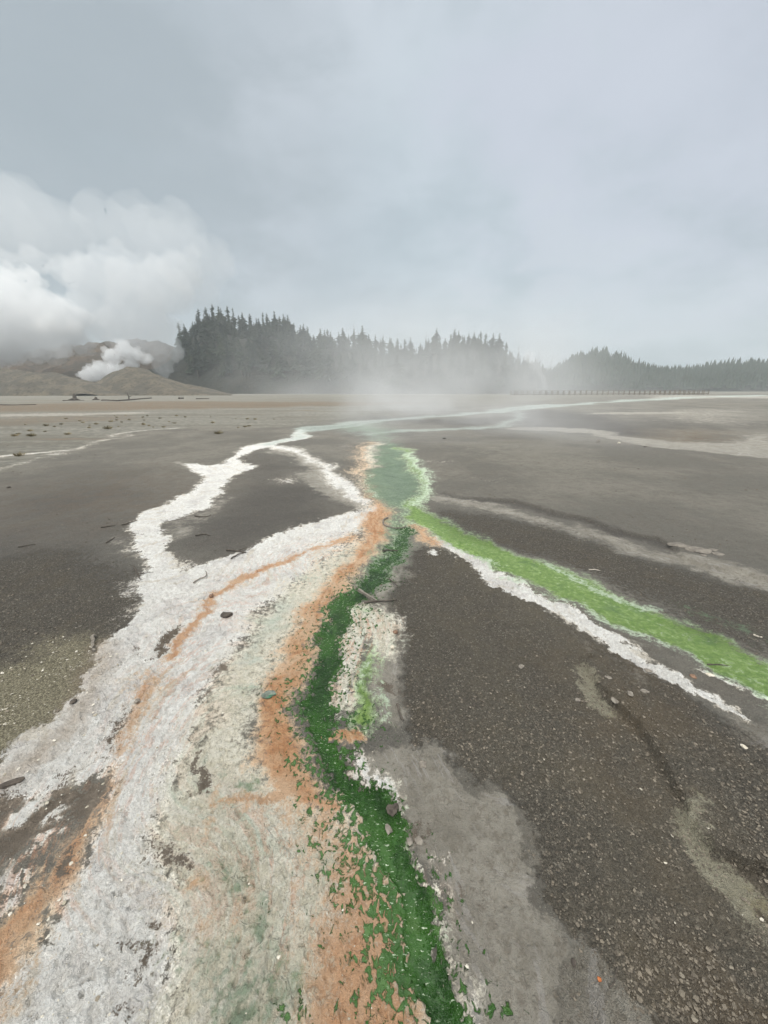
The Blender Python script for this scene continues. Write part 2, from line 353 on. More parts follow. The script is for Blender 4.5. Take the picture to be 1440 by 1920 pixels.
# --- greens
F['aqua'] = mx(
    line([(1440, 741, 1), (1300, 745, 1.3), (1180, 751, 1.6), (1080, 758, 2), (985, 764, 4), (930, 771, 3.5), (850, 778, 2), (740, 786, 2.5), (680, 792, 4.5), (630, 800, 5), (575, 807, 4.5), (556, 819, 5), (500, 836, 4)], .012),
    line([(980, 768, 7), (962, 788, 7), (930, 799, 3), (850, 805, 2), (740, 808, 2.5), (690, 815, 5)], .014) * .85,
    poly([(640, 800), (690, 790), (730, 800), (735, 830), (700, 830), (660, 815)], .04) * .7,
    line([(545, 1130, 10), (520, 1150, 12), (495, 1185, 12), (470, 1230, 8)], .03) * .85, line([(560, 1080, 8), (640, 1040, 8)], .04) * .45)
F['teal'] = mx(
    line([(735, 855, 14), (724, 832, 13), (704, 810, 15), (672, 799, 12)], .06) * .74,
    poly([(722, 835), (748, 835), (765, 870), (788, 900), (786, 935), (765, 955), (735, 948), (700, 925), (688, 900), (705, 865)], .025),
    poly([(735, 985), (775, 985), (760, 1030), (730, 1080), (690, 1110), (660, 1110), (690, 1060), (715, 1020)], .025) * .9, line([(735, 940, 18), (758, 972, 20), (750, 1000, 18)], .03) * .8,
    line([(460, 1475, 12), (470, 1490, 10)], .02) * .85, poly([(380, 1600), (430, 1590), (460, 1660), (430, 1700), (390, 1650)], .04) * .66,
    poly([(460, 1690), (500, 1710), (510, 1770), (480, 1790), (455, 1740)], .03) * .75, poly([(330, 1480), (395, 1480), (380, 1570), (330, 1600)], .05) * .5,
    poly([(280, 1760), (400, 1720), (520, 1800), (560, 1900), (440, 1920), (330, 1880)], .06) * .64, poly([(400, 1430), (470, 1440), (480, 1500), (410, 1505)], .04) * .62,
    line([(500, 1885, 14), (580, 1890, 12)], .02) * .75, line([(470, 1240, 8), (465, 1310, 8)], .02) * .5,
    poly([(1240, 1130), (1330, 1165), (1440, 1215), (1450, 1190), (1340, 1140)], .03) * .55)
F['lime'] = mx(line([(748, 948, 16), (764, 975, 18), (748, 1005, 14), (722, 1045, 14), (700, 1085, 14)], .03) * .6,
    line([(752, 840, 6), (778, 875, 9), (796, 905, 8), (790, 935, 9), (775, 955, 14), (790, 970, 16), (830, 990, 16), (880, 1015, 18), (950, 1050, 21), (1020, 1078, 24), (1100, 1114, 26), (1200, 1162, 28), (1300, 1203, 30), (1400, 1252, 33), (1500, 1302, 38)], .016),
    poly([(700, 1210), (712, 1240), (700, 1300), (715, 1345), (690, 1375), (650, 1365), (660, 1320), (672, 1260)], .022) * .92,
    line([(690, 1070, 8), (670, 1120, 10), (695, 1140, 16)], .025) * .6, line([(770, 1545, 8), (775, 1610, 8), (800, 1690, 8), (820, 1760, 10)], .02) * .75)
F['mint'] = mx(line([(800, 985, 6), (870, 1014, 6), (960, 1050, 8), (1060, 1092, 8), (1180, 1140, 9), (1300, 1190, 9), (1440, 1250, 10)], .03) * .4,
    line([(786, 948, 5), (797, 925, 6), (801, 900, 6), (782, 872, 6), (762, 850, 5)], .014), line([(690, 890, 4), (690, 915, 5), (712, 930, 4)], .012) * .7,
    line([(890, 1040, 5), (960, 1085, 8), (1050, 1125, 8), (1150, 1172, 8), (1230, 1206, 10), (1330, 1250, 11), (1440, 1312, 14)], .022) * .72,
    line([(1020, 1058, 4), (1100, 1098, 5), (1180, 1128, 6), (1230, 1140, 4)], .010) * .8, line([(1240, 1185, 3), (1340, 1230, 5), (1440, 1285, 5)], .012) * .5,
    line([(690, 1240, 4), (705, 1300, 6), (720, 1350, 5)], .02) * .7, line([(740, 1490, 12), (770, 1520, 8)], .03) * .6, line([(835, 1720, 8), (845, 1780, 8)], .02) * .6)
F['green'] = mx(
    line([(690, 1095, 14), (645, 1160, 20), (610, 1230, 22), (590, 1310, 30), (595, 1380, 30), (625, 1470, 24), (665, 1540, 44), (700, 1620, 56), (725, 1700, 64), (750, 1790, 66), (790, 1870, 66), (830, 1940, 66)], .075) * .86,
    line([(660, 1350, 20), (690, 1360, 16)], .05) * .7, line([(645, 1420, 20), (660, 1450, 20)], .05) * .7, line([(800, 1620, 14), (830, 1740, 16), (860, 1860, 16)], .05) * .62,
    line([(765, 992, 8), (745, 1020, 12), (720, 1060, 12), (690, 1095, 14), (655, 1125, 24), (635, 1165, 27), (617, 1215, 24), (602, 1270, 24), (600, 1320, 32), (603, 1370, 24), (615, 1420, 20), (640, 1470, 22), (675, 1510, 34), (728, 1545, 46), (745, 1600, 38), (770, 1660, 36), (785, 1720, 36), (795, 1790, 38), (815, 1860, 40), (850, 1930, 46)], .016),
    poly([(640, 1340), (680, 1345), (700, 1362), (660, 1372), (630, 1365)], .02) * .75, poly([(620, 1400), (660, 1405), (680, 1430), (650, 1455), (625, 1440)], .02) * .75,
    poly([(640, 1530), (690, 1560), (720, 1640), (740, 1720), (800, 1860), (760, 1880), (680, 1800), (630, 1660)], .03) * .62,
    line([(515, 1905, 10), (575, 1895, 8)], .02) * .75, line([(625, 1830, 6), (620, 1900, 6)], .02) * .6, line([(470, 1720, 6), (492, 1740, 6)], .02) * .5,
    line([(590, 1300, 44), (600, 1370, 40)], .05) * .58)
# --- loose gravel cover, sandy crumbs
F['gravel'] = mx(
    poly([(770, 1030), (860, 1040), (960, 1110), (1080, 1180), (1250, 1290), (1440, 1390), (1700, 1500), (1700, 1950), (1150, 1950), (1060, 1740), (1000, 1640), (960, 1500), (860, 1440), (820, 1385), (760, 1390), (750, 1200), (740, 1130)], .012),
    poly([(820, 960), (960, 975), (1100, 1010), (1440, 1110), (1700, 1190), (1700, 1300), (1440, 1220), (1240, 1130), (1040, 1050), (900, 1010)], .04),
    poly([(-500, 1120), (0, 1040), (150, 1060), (250, 1100), (245, 1160), (205, 1220), (150, 1300), (100, 1370), (0, 1440), (-500, 1650)], .05))
F['sandy'] = mx(
    poly([(-300, 1300), (0, 1250), (60, 1210), (150, 1200), (195, 1215), (165, 1290), (110, 1355), (0, 1430), (-300, 1560)], .03),
    line([(1290, 1560, 20), (1340, 1650, 24)], .06) * .02)
F['wet'] = mx(F['green'], F['lime'] * .8, F['teal'] * .9, F['aqua'], F['silt'] * .55, F['orange'] * .55)
# vertex relief: shallow channels, low banks, lumpy crust, grit
dist = np.hypot(gx, gy)
near = 1 - sstep(dist, 7, 16)
z = .05 * fbm(gx * .22, gy * .22, 31, 3) * sstep(dist, 4, 14) + .016 * fbm(gx * .9, gy * .9, 33, 3)
crust = mx(F['white'], F['cream'], F['orange'] * .8, F['silt'] * .6) * (1 - F['green'])
lump = fbm(gx * 14, gy * 14, 41, 4, .6)
ridg = 1 - np.abs(fbm(gx * 22 + lump * .4, gy * 22, 43, 3, .55))
z += near * crust * (.010 * lump + .016 * (ridg - .75))
z += near * F['gravel'] * (1 - crust) * (.0045 * fbm(gx * 45, gy * 45, 51, 3, .7) + .004 * fbm(gx * 12, gy * 12, 53, 2))
z -= near * crust * .011 * sstep(fbm(gx * 24, gy * 24, 47, 3, .6), .28, .6) - near * crust * .007 * sstep(fbm(gx * 17, gy * 17, 49, 2), .3, .6)
z -= .022 * sstep(F['green'], .3, .9) + .012 * sstep(F['lime'], .3, .9) + .012 * F['teal'] + .02 * F['aqua']
z += .010 * crust
bank = poly([(800, 935), (830, 924), (870, 933), (960, 944), (1060, 965), (1160, 1000), (1250, 1020), (1450, 1085), (1800, 1160), (1800, 900), (1440, 850), (1100, 840), (820, 860)], .0025)
z += .035 * bank * sstep(gx, .6, 2.0)
bank2 = poly([(1095, 1240), (1120, 1282), (1150, 1328), (1172, 1352), (1200, 1380), (1222, 1398), (1240, 1422), (1258, 1450), (1275, 1500), (1420, 1640), (1600, 1600), (1500, 1400), (1300, 1300), (1180, 1240)], .0022)
z += .05 * bank2 * (1 - sstep(gx, 1.5, 2.2))
gul = line([(1100, 1250, 5), (1150, 1325, 9), (1200, 1378, 10), (1240, 1420, 9), (1275, 1480, 5)], .012)
z -= .022 * gul
z -= .02 * F['mud'] * near
z = np.where(dist < 60, z, z * .5)
# flow coordinates fanning out from the mouth of the streams
ax_, ay_ = ground_at(705, 925); fdx, fdy = gx - ax_, gy - ay_
fa, fr = np.arctan2(fdx, -fdy), np.log(np.hypot(fdx, fdy) + .3)
fa = fa + .10 * fbm(gx * .8, gy * .8, 61, 2)
V = np.stack([gx, gy, z], 1)
ii = np.arange(NR * NT).reshape(NR, NT)
A, B = ii[:-1], ii[1:]
Fq = np.stack([A, np.roll(A, -1, 1), np.roll(B, -1, 1), B], -1).reshape(-1, 4)[:, ::-1]
wat = mx(sstep(F['green'], .45, .55), sstep(F['teal'], .62, .7), sstep(F['lime'], .5, .6), sstep(F['aqua'], .62, .7))
is_w = (wat[Fq].mean(1) > .5)

# ------------------------------------------------------------------ ground material
def principled(name, build):
    m_ = bpy.data.materials.new(name); m_.use_nodes = True; q = N(m_.node_tree)
    p = q.new('ShaderNodeBsdfPrincipled'); o = q.new('ShaderNodeOutputMaterial'); q.put(o.inputs[0], p.outputs[0])
    build(q, p); return m_
def bump(q, p, h, strength, dist_=.01):
    b = q.new('ShaderNodeBump'); b.inputs['Strength'].default_value = strength; b.inputs['Distance'].default_value = dist_
    q.put(b.inputs['Height'], h); q.put(p.inputs['Normal'], b.outputs[0])
def ground_mat(q, p):
    geo = q.new('ShaderNodeNewGeometry'); P = geo.outputs['Position']
    flow = q.attr('flow', True)
    nL = q.noise(P, .35, 6, .6, k=1.7); nA = q.noise(P, 3.5, 8, .66, .3, k=1.9); nB = q.noise(P, 26, 7, .7, .3, k=2.0); nC = q.noise(P, 130, 4, .7, k=1.8)
    nF = q.noise(q.vm('MULTIPLY', flow, (30, 9, 1)), 1.0, 7, .68, .15, k=2.0)
    nG = q.noise(q.vm('MULTIPLY', flow, (80, 22, 1)), 1.0, 6, .66, .1, k=2.0)
    nH = q.noise(q.vm('ADD', q.vm('MULTIPLY', flow, (55, 11, 1)), (31.7, 12.3, 0)), 1.0, 7, .68, .15, k=2.0)
    nI = q.noise(q.vm('ADD', q.vm('MULTIPLY', flow, (38, 9, 1)), (7.7, 52.3, 0)), 1.0, 7, .7, .15, k=2.0)
    nS = q.noise(q.vm('MULTIPLY', P, (.05, .5, 1)), 1.0, 7, .66, .6, k=2.0)
    v1 = q.voro(P, 120); v2 = q.voro(P, 270); v3 = q.voro(P, 34)
    vs1 = q.new('ShaderNodeSeparateColor'); q.put(vs1.inputs[0], v1.outputs['Color'])
    vs2 = q.new('ShaderNodeSeparateColor'); q.put(vs2.inputs[0], v2.outputs['Color'])
    vs3 = q.new('ShaderNodeSeparateColor'); q.put(vs3.inputs[0], v3.outputs['Color'])
    a = q.attr
    nM = q.m('ADD', q.m('ADD', q.m('MULTIPLY', nB, .42), q.m('MULTIPLY', nC, .28)), q.m('MULTIPLY', nF, .30))
    nM = q.m('ADD', q.m('MULTIPLY', q.m('SUBTRACT', nM, .5), 1.5), .5, clamp=True)
    # base mud
    mud = q.mix(q.step(nL, .35, .65), srgb(112, 109, 101), srgb(133, 129, 119))
    mud = q.mix(q.m('MULTIPLY', q.step(nA, .4, .7), .4), mud, srgb(112, 106, 97))
    mud = q.mix(q.m('MULTIPLY', q.step(nC, .45, .8), .6), mud, srgb(70, 66, 60))
    nD = q.noise(P, 11, 6, .72, k=2.2)
    mud = q.mix(q.m('MULTIPLY', q.step(nD, .45, .85), .32), mud, srgb(80, 77, 71)); mud = q.mix(q.m('MULTIPLY', q.step(nD, .08, .3, 1.0, 0.0), .35), mud, srgb(140, 137, 128))
    mud = q.mix(q.m('MULTIPLY', a('dark'), .8), mud, srgb(70, 66, 63))
    spk = q.step(vs2.outputs[0], .955, .97)
    mud = q.mix(q.m('MULTIPLY', spk, .5), mud, srgb(175, 170, 158))
    # gravel: stones of differing tone
    tone = q.m('ADD', q.m('MULTIPLY', vs1.outputs[0], .55), q.m('MULTIPLY', vs2.outputs[1], .45))
    gra = q.mix(q.step(tone, .15, .85), srgb(84, 79, 70), srgb(132, 125, 112))
    gra = q.mix(q.m('MULTIPLY', q.step(v2.outputs['Distance'], .35, .62), .55), gra, srgb(50, 46, 40))
    gra = q.mix(q.step(vs1.outputs[1], .93, .96), gra, srgb(150, 143, 130))
    gra = q.mix(q.m('MULTIPLY', q.step(nA, .45, .8), .3), gra, srgb(108, 97, 76))
    fac = q.step(q.m('ADD', a('gravel'), q.m('MULTIPLY', q.m('SUBTRACT', nB, .5), .9)), .35, .65)
    c = q.mix(q.m('MULTIPLY', fac, .92), mud, gra)
    sand = q.mix(vs1.outputs[2], srgb(124, 118, 96), srgb(196, 188, 160))
    sand = q.mix(q.m('MULTIPLY', q.step(v1.outputs['Distance'], .4, .75), .6), sand, srgb(98, 92, 74))
    c = q.mix(q.m('MULTIPLY', a('olive'), q.step(nA, .1, .75, .25, .85)), c, q.mix(nB, srgb(118, 111, 94), srgb(142, 135, 117)))
    def fold(c, key, colr, amp=.95, noise_=nM, w=.10, k=1.0):
        f = q.step(q.m('ADD', a(key), q.m('MULTIPLY', q.m('SUBTRACT', noise_, .5), amp)), .5 - w, .5 + w)
        return q.mix(q.m('MULTIPLY', f, k) if k != 1 else f, c, colr), f
    c, f_sand = fold(c, 'sandy', sand, .9, nM, .3, .95)
    tan = q.mix(q.step(nA, .35, .7), srgb(116, 114, 106), srgb(146, 143, 132))
    tan = q.mix(q.m('MULTIPLY', q.step(nS, .35, .7), .75), tan, srgb(108, 104, 93))
    tan = q.mix(q.m('MULTIPLY', q.step(nS, .72, .85), .6), tan, srgb(140, 114, 88))
    c, f_tan = fold(c, 'tan', tan, .5, nA, .2, .9)
    rust = q.mix(nA, srgb(98, 80, 58), srgb(122, 102, 78))
    c = q.mix(q.m('MULTIPLY', a('rust'), q.step(nA, .2, .7)), c, rust)
    pale = q.mix(nB, srgb(150, 145, 124), srgb(192, 187, 166)); pale = q.mix(q.m('MULTIPLY', q.step(nA, .5, .8), .6), pale, srgb(158, 147, 108))
    c, f_pa = fold(c, 'pale', pale, 1.0, nM, .2, .88)
    silt = q.mix(q.step(nA, .2, .8), srgb(145, 140, 129), srgb(172, 167, 156))
    silt = q.mix(q.m('MULTIPLY', q.step(nB, .5, .72), .55), silt, srgb(124, 117, 105))
    silt = q.mix(q.m('MULTIPLY', q.step(nG, .6, .75), .35), silt, srgb(196, 192, 190))
    c, f_silt = fold(c, 'silt', silt, 1.0, q.m('ADD', q.m('MULTIPLY', nA, .35), q.m('MULTIPLY', nM, .65)), .14, .9)
    white = q.mix(q.step(nB, .3, .7), srgb(226, 224, 219), srgb(245, 244, 240))
    white = q.mix(q.m('MULTIPLY', q.step(nA, .48, .72), .5), white, srgb(206, 202, 200))
    white = q.mix(q.m('MULTIPLY', q.step(nF, .58, .75), .55), white, srgb(212, 203, 186))
    white = q.mix(q.step(q.m('ADD', a('white'), q.m('MULTIPLY', q.m('SUBTRACT', nA, .5), .4)), .36, .64), q.mix(nB, srgb(176, 168, 154), srgb(212, 206, 196)), white)
    c, f_wh = fold(c, 'white', white, 1.0, nM, .10)
    c = q.mix(q.m('MULTIPLY', a('rim'), q.step(nB, .0, .5, .55, .95)), c, q.mix(nA, srgb(150, 126, 102), srgb(196, 176, 150)))
    cream = q.mix(q.step(nB, .3, .7), srgb(208, 203, 184), srgb(232, 228, 214))
    cream = q.mix(q.m('MULTIPLY', q.step(nF, .5, .7), .5), cream, srgb(236, 233, 224))
    cream = q.mix(q.m('MULTIPLY', q.step(nC, .55, .75), .35), cream, srgb(166, 164, 144))
    cream = q.mix(q.m('MULTIPLY', q.step(nA, .55, .8), .4), cream, srgb(196, 208, 190))
    c, f_cr = fold(c, 'cream', cream, 1.0, nM, .2)
    aqua = q.mix(nB, srgb(160, 176, 164), srgb(196, 208, 199))
    c, f_aq = fold(c, 'aqua', aqua, 1.0, q.m('ADD', q.m('MULTIPLY', nA, .5), q.m('MULTIPLY', nM, .5)), .3, .62)
    c = q.mix(q.m('MULTIPLY', q.m('MULTIPLY', f_cr, q.step(nI, .60, .85)), .4), c, srgb(164, 188, 170))
    anyw = q.m('MAXIMUM', f_wh, f_cr)
    c = q.mix(q.m('MULTIPLY', q.m('MULTIPLY', anyw, q.step(nH, .70, .84)), q.step(nC, .3, .6, .1, .45)), c, srgb(140, 130, 114))
    cell = q.m('ADD', .91, q.m('MULTIPLY', vs1.outputs[0], .16))
    cc = q.new('ShaderNodeCombineColor')
    for k_ in range(3): q.put(cc.inputs[k_], cell)
    c = q.mix(anyw, c, q.mix(1.0, c, cc.outputs[0], 'MULTIPLY'))
    pk = q.m('MULTIPLY', q.m('MULTIPLY', q.step(nG, .50, .60), q.step(nB, .30, .55)), q.step(nC, .2, .55, .35, 1.0))
    pink = q.mix(nA, srgb(196, 128, 88), srgb(208, 156, 124))
    c = q.mix(q.m('MULTIPLY', q.m('MULTIPLY', a('pink'), pk), .95), c, pink)
    orange = q.mix(q.step(nB, .3, .7), srgb(188, 136, 94), srgb(208, 164, 124))
    orange = q.mix(q.m('MULTIPLY', q.step(nF, .42, .7), .75), orange, srgb(214, 184, 152))
    orange = q.mix(q.m('MULTIPLY', q.step(nA, .55, .72), .5), orange, srgb(180, 116, 64))
    orange = q.mix(q.m('MULTIPLY', a('pink'), q.step(nB, .2, .6, .55, 1.0)), orange, q.mix(nA, srgb(214, 178, 146), srgb(200, 146, 106)))
    orange = q.mix(q.step(q.m('ADD', a('orange'), q.m('MULTIPLY', q.m('SUBTRACT', nF, .5), .5)), .40, .74), q.mix(nB, srgb(208, 172, 134), srgb(222, 198, 168)), orange)
    c, f_or = fold(c, 'orange', orange, 1.15, nM, .26, .95)
    brown = q.mix(nB, srgb(96, 86, 74), srgb(128, 118, 106))
    c, f_mu = fold(c, 'mud', brown, 1.0, nM, .08)
    teal = q.mix(q.m('ADD', q.m('MULTIPLY', nA, .5), q.m('MULTIPLY', nB, .5)), srgb(44, 86, 58), srgb(150, 172, 142))
    c, f_te = fold(c, 'teal', teal, 1.1, q.m('ADD', q.m('MULTIPLY', nA, .45), q.m('MULTIPLY', nB, .55)), .16, .82)
    mint = q.mix(nB, srgb(168, 198, 156), srgb(222, 230, 216))
    lime = q.mix(q.step(q.m('ADD', q.m('MULTIPLY', nB, .6), q.m('MULTIPLY', nC, .4)), .25, .75), srgb(102, 142, 56), srgb(150, 178, 96))
    lime = q.mix(q.m('MULTIPLY', q.step(nB, .5, .7), .6), lime, srgb(158, 190, 120))
    lime = q.mix(q.m('MULTIPLY', q.step(nA, .55, .8), .5), lime, srgb(84, 122, 70))
    lime = q.mix(q.m('MULTIPLY', q.step(nC, .55, .8), .55), lime, srgb(84, 118, 60))
    lime = q.mix(q.step(a('lime'), .45, .72), q.mix(nB, srgb(150, 182, 126), srgb(206, 220, 190)), lime)
    c, f_li = fold(c, 'lime', lime, 1.0, nM, .2, .93)
    c, f_mi = fold(c, 'mint', mint, 1.1, nM, .14, .85)
    green = q.mix(q.step(nA, .3, .7), srgb(20, 54, 6), srgb(38, 80, 14))
    green = q.mix(q.m('MULTIPLY', q.step(nB, .62, .82), .5), green, srgb(48, 92, 34))
    green = q.mix(q.step(a('green'), .5, .66), q.mix(nB, srgb(38, 78, 28), srgb(80, 112, 58)), green)
    green = q.mix(q.m('MULTIPLY', q.step(nF, .45, .8), .6), green, srgb(52, 90, 30))
    green = q.mix(q.m('MULTIPLY', q.step(nA, .6, .85), .5), green, srgb(62, 84, 36))
    nE = q.noise(q.vm('MULTIPLY', P, (1, .75, 1)), 42, 3.2, .55, .7, k=2.1)
    nV = q.noise(q.vm('MULTIPLY', P, (48, 125, 1)), 1.0, 4, .6, k=2.0)
    vf = q.m('MULTIPLY', q.step(nV, .74, .80), q.step(nA, .3, .6))
    c, f_gr = fold(c, 'green', green, .86, nE, .07)
    c = q.mix(q.m('MULTIPLY', q.m('MULTIPLY', f_gr, vf), .75), c, srgb(196, 208, 184))  # pale flecks painted into the green for reflections on the water
    # dark spots paint the shade of small pits into the crust, bumped upward
    anyc = q.m('MAXIMUM', q.m('MAXIMUM', f_wh, f_cr), f_or)
    pit_shade = q.m('MULTIPLY', q.step(vs3.outputs[1], .78, .8), q.m('SUBTRACT', 1.0, q.step(q.m('ADD', v3.outputs['Distance'], q.m('MULTIPLY', nC, .4)), .22, .36)))
    c = q.mix(q.m('MULTIPLY', q.m('MULTIPLY', q.m('MULTIPLY', anyc, pit_shade), q.m('SUBTRACT', 1.0, f_gr)), .55), c, srgb(122, 112, 100))
    dry = q.m('MULTIPLY', anyc, q.m('SUBTRACT', 1.0, f_gr))
    c = q.mix(q.m('MULTIPLY', q.m('MULTIPLY', dry, q.step(nC, .60, .85)), .4), c, srgb(136, 126, 110))
    pw = q.vm('ADD', P, q.vm('MULTIPLY', q.noise(P, 9, 4, .6, color=True), (.09, .09, .0)))
    ve = q.voro(pw, 7, 'DISTANCE_TO_EDGE')
    crack = q.m('MULTIPLY', q.m('SUBTRACT', 1.0, q.step(ve.outputs['Distance'], .0, .035)), q.step(nA, .52, .66))
    crack = q.m('MULTIPLY', crack, dry)
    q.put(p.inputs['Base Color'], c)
    wet = a('wet')
    wet = q.m('MAXIMUM', q.m('MULTIPLY', wet, .85), f_gr)
    rough = q.m('SUBTRACT', .88, q.m('MULTIPLY', wet, .70))
    q.put(p.inputs['Roughness'], q.m('ADD', rough, q.m('MULTIPLY', q.m('SUBTRACT', nB, .5), .25)))
    p.inputs['Specular IOR Level'].default_value = .45
    hg = q.m('MULTIPLY', q.m('SUBTRACT', 1.0, v2.outputs['Distance']), .5)
    hg = q.m('ADD', hg, q.m('MULTIPLY', q.m('SUBTRACT', 1.0, v1.outputs['Distance']), .7))
    hg = q.m('MULTIPLY', hg, q.m('ADD', q.m('MULTIPLY', q.m('MAXIMUM', fac, f_sand), .9), .30))
    hc = q.m('ADD', q.m('MULTIPLY', nB, .8), q.m('MULTIPLY', nC, .45))
    h = q.m('ADD', q.m('MULTIPLY', hg, q.m('SUBTRACT', 1.0, q.m('MULTIPLY', anyc, .85))), q.m('MULTIPLY', hc, q.m('SUBTRACT', 1.0, q.m('MULTIPLY', f_gr, .82))))
    h = q.m('ADD', h, q.m('MULTIPLY', q.m('MULTIPLY', anyc, pit_shade), .4))
    h = q.m('SUBTRACT', h, q.m('MULTIPLY', crack, .5))
    bump(q, p, h, 1.0, .026)
GM = principled('geyser_basin_ground', ground_mat)

def sheet(name, faces):
    u, invx = np.unique(faces, return_inverse=True)
    me = np_mesh(name, V[u], invx.reshape(-1, 4))
    for k in F:
        at_ = me.attributes.new(k, 'FLOAT', 'POINT'); at_.data.foreach_set('value', F[k][u].astype(np.float32))
    at_ = me.attributes.new('flow', 'FLOAT_VECTOR', 'POINT')
    at_.data.foreach_set('vector', np.stack([fa[u], fr[u], np.zeros(len(u))], 1).astype(np.float32).ravel())
    return tag(link(name, me, GM), kind='structure')
sheet('ground', Fq[~is_w]); sheet('stream', Fq[is_w])
# height lookup
lnR = np.log(RR); zg = z.reshape(NR, NT)
def gz(x, y):
    t, r = logpol(x, y)
    i = int(np.clip(np.searchsorted(lnR, r), 1, NR - 1)); j = int(np.clip(round((t - TH[0]) / (TH[1] - TH[0])), 0, NF - 1))
    return float(max(zg[i, j], zg[i - 1, j]))
def fld(key, x, y):
    t, r = logpol(x, y)
    i = np.clip(np.searchsorted(lnR, r), 1, NR - 1); j = np.clip(np.round((t - TH[0]) / (TH[1] - TH[0])).astype(int), 0, NF - 1)
    return F[key].reshape(NR, NT)[i, j]

# ------------------------------------------------------------------ simple materials
def stone_mat(name, c1, c2, scale=30, rough=.85, bumps=.5, stain=None):
    def b(q, p):
        tc_ = q.new('ShaderNodeTexCoord'); P = tc_.outputs['Object']
        n1 = q.noise(P, scale, 6, .65); n2 = q.noise(P, scale * 4, 4, .6)
        c = q.mix(q.step(n1, .35, .65), c1, c2)
        if stain: c = q.mix(q.step(q.noise(P, scale * .6, 4, .6), .52, .62), c, stain)
        q.put(p.inputs['Base Color'], c); p.inputs['Roughness'].default_value = rough
        bump(q, p, q.m('ADD', n1, q.m('MULTIPLY', n2, .5)), bumps, .006)
    return principled(name, b)
M_dark = stone_mat('dark_stone', srgb(58, 52, 47), srgb(92, 84, 76))
M_grey = stone_mat('grey_stone', srgb(108, 102, 94), srgb(138, 132, 122))
M_pale = stone_mat('pale_stone', srgb(186, 178, 160), srgb(215, 208, 194))
M_teal = stone_mat('algae_stone', srgb(84, 96, 88), srgb(128, 134, 124), stain=srgb(80, 128, 104))
M_brown = stone_mat('brown_stone', srgb(104, 82, 66), srgb(140, 112, 92))
M_orange = stone_mat('orange_stone', srgb(160, 92, 50), srgb(176, 110, 64))
M_slab = stone_mat('slab_crust', srgb(96, 91, 84), srgb(124, 118, 109), 14)
M_wood = stone_mat('grey_weathered_wood', srgb(104, 98, 90), srgb(134, 128, 118), 40)
M_char = stone_mat('dark_wet_wood', srgb(64, 59, 53), srgb(92, 85, 77), 40)
M_palew = stone_mat('bleached_wood', srgb(168, 160, 146), srgb(196, 188, 176), 40)

def grit(q, p):
    g = q.new('ShaderNodeNewGeometry'); r = g.outputs['Random Per Island']
    c = q.mix(q.step(r, .0, .9), srgb(82, 76, 67), srgb(126, 118, 105))
    c = q.mix(q.step(r, .95, .97), c, srgb(138, 131, 118))
    c = q.mix(q.step(r, .994, .996), c, srgb(182, 176, 162))
    n_ = q.noise(g.outputs['Position'], 150, 3, .6)
    c = q.mix(q.m('MULTIPLY', n_, .35), c, srgb(70, 60, 50))
    q.put(p.inputs['Base Color'], c); p.inputs['Roughness'].default_value = .85
M_grit = principled('gravel_stones', grit)
def crumb(q, p):
    g = q.new('ShaderNodeNewGeometry'); r = g.outputs['Random Per Island']
    c = q.mix(q.step(r, .0, .8), srgb(158, 151, 134), srgb(204, 199, 186))
    c = q.mix(q.step(r, .84, .86), c, srgb(128, 120, 106))
    q.put(p.inputs['Base Color'], c); p.inputs['Roughness'].default_value = .9
M_crumb = principled('sinter_crumbs', crumb)

# ------------------------------------------------------------------ loose gravel as one uncountable mass (real pebbles)
OV = np.array([(1, 0, 0), (-1, 0, 0), (0, 1, 0), (0, -1, 0), (0, 0, 1), (0, 0, -1),
               (.62, .62, .45), (-.62, .62, .45), (-.62, -.62, .45), (.62, -.62, .45)], float)
OF = [(4, 0, 6), (6, 2, 4), (0, 2, 6), (4, 2, 7), (7, 1, 4), (2, 1, 7), (4, 1, 8), (8, 3, 4), (1, 3, 8), (4, 3, 9), (9, 0, 4), (3, 0, 9),
      (2, 0, 5), (1, 2, 5), (3, 1, 5), (0, 3, 5)]
def scatter(name, n_try, keep, smin, smax, mat, ymax=1915, ymin=1000, flat=.6):
    px = rng.uniform(-60, 1500, n_try); u = rng.uniform(0, 1, n_try)
    py = ymin + (ymax - ymin) * u
    x, y = ground_at(px, py)
    p = keep(x, y); ok = rng.uniform(0, 1, n_try) < p
    x, y = x[ok], y[ok]; n_ = len(x)
    t, r = logpol(x, y)
    i = np.clip(np.searchsorted(lnR, r), 1, NR - 1); j = np.clip(np.round((t - TH[0]) / (TH[1] - TH[0])).astype(int), 0, NF - 1)
    zz = zg[i, j]
    s_ = smin * (smax / smin) ** (rng.uniform(0, 1, n_) ** 3.0)
    s_ *= 1 + .22 * np.hypot(x, y)
    sc = s_[:, None] * rng.uniform(.65, 1.15, (n_, 3)) * np.array([1, 1, flat])
    a_ = rng.uniform(0, 6.283, n_); ca, sa = np.cos(a_), np.sin(a_)
    vv = OV[None] * rng.uniform(.7, 1.25, (n_, len(OV), 1)) * sc[:, None]
    tx = rng.uniform(-.35, .35, n_)[:, None]
    vx = vv[..., 0] * ca[:, None] - vv[..., 1] * sa[:, None]; vy = vv[..., 0] * sa[:, None] + vv[..., 1] * ca[:, None]
    vz = vv[..., 2] + tx * vv[..., 0]
    vert = np.stack([vx + x[:, None], vy + y[:, None], vz + (zz + sc[:, 2] * .25)[:, None]], -1).reshape(-1, 3)
    fc = (np.array(OF)[None] + (np.arange(n_) * len(OV))[:, None, None]).reshape(-1, 3)
    me = np_mesh(name, vert, fc, False)
    return tag(link(name, me, mat), kind='stuff')
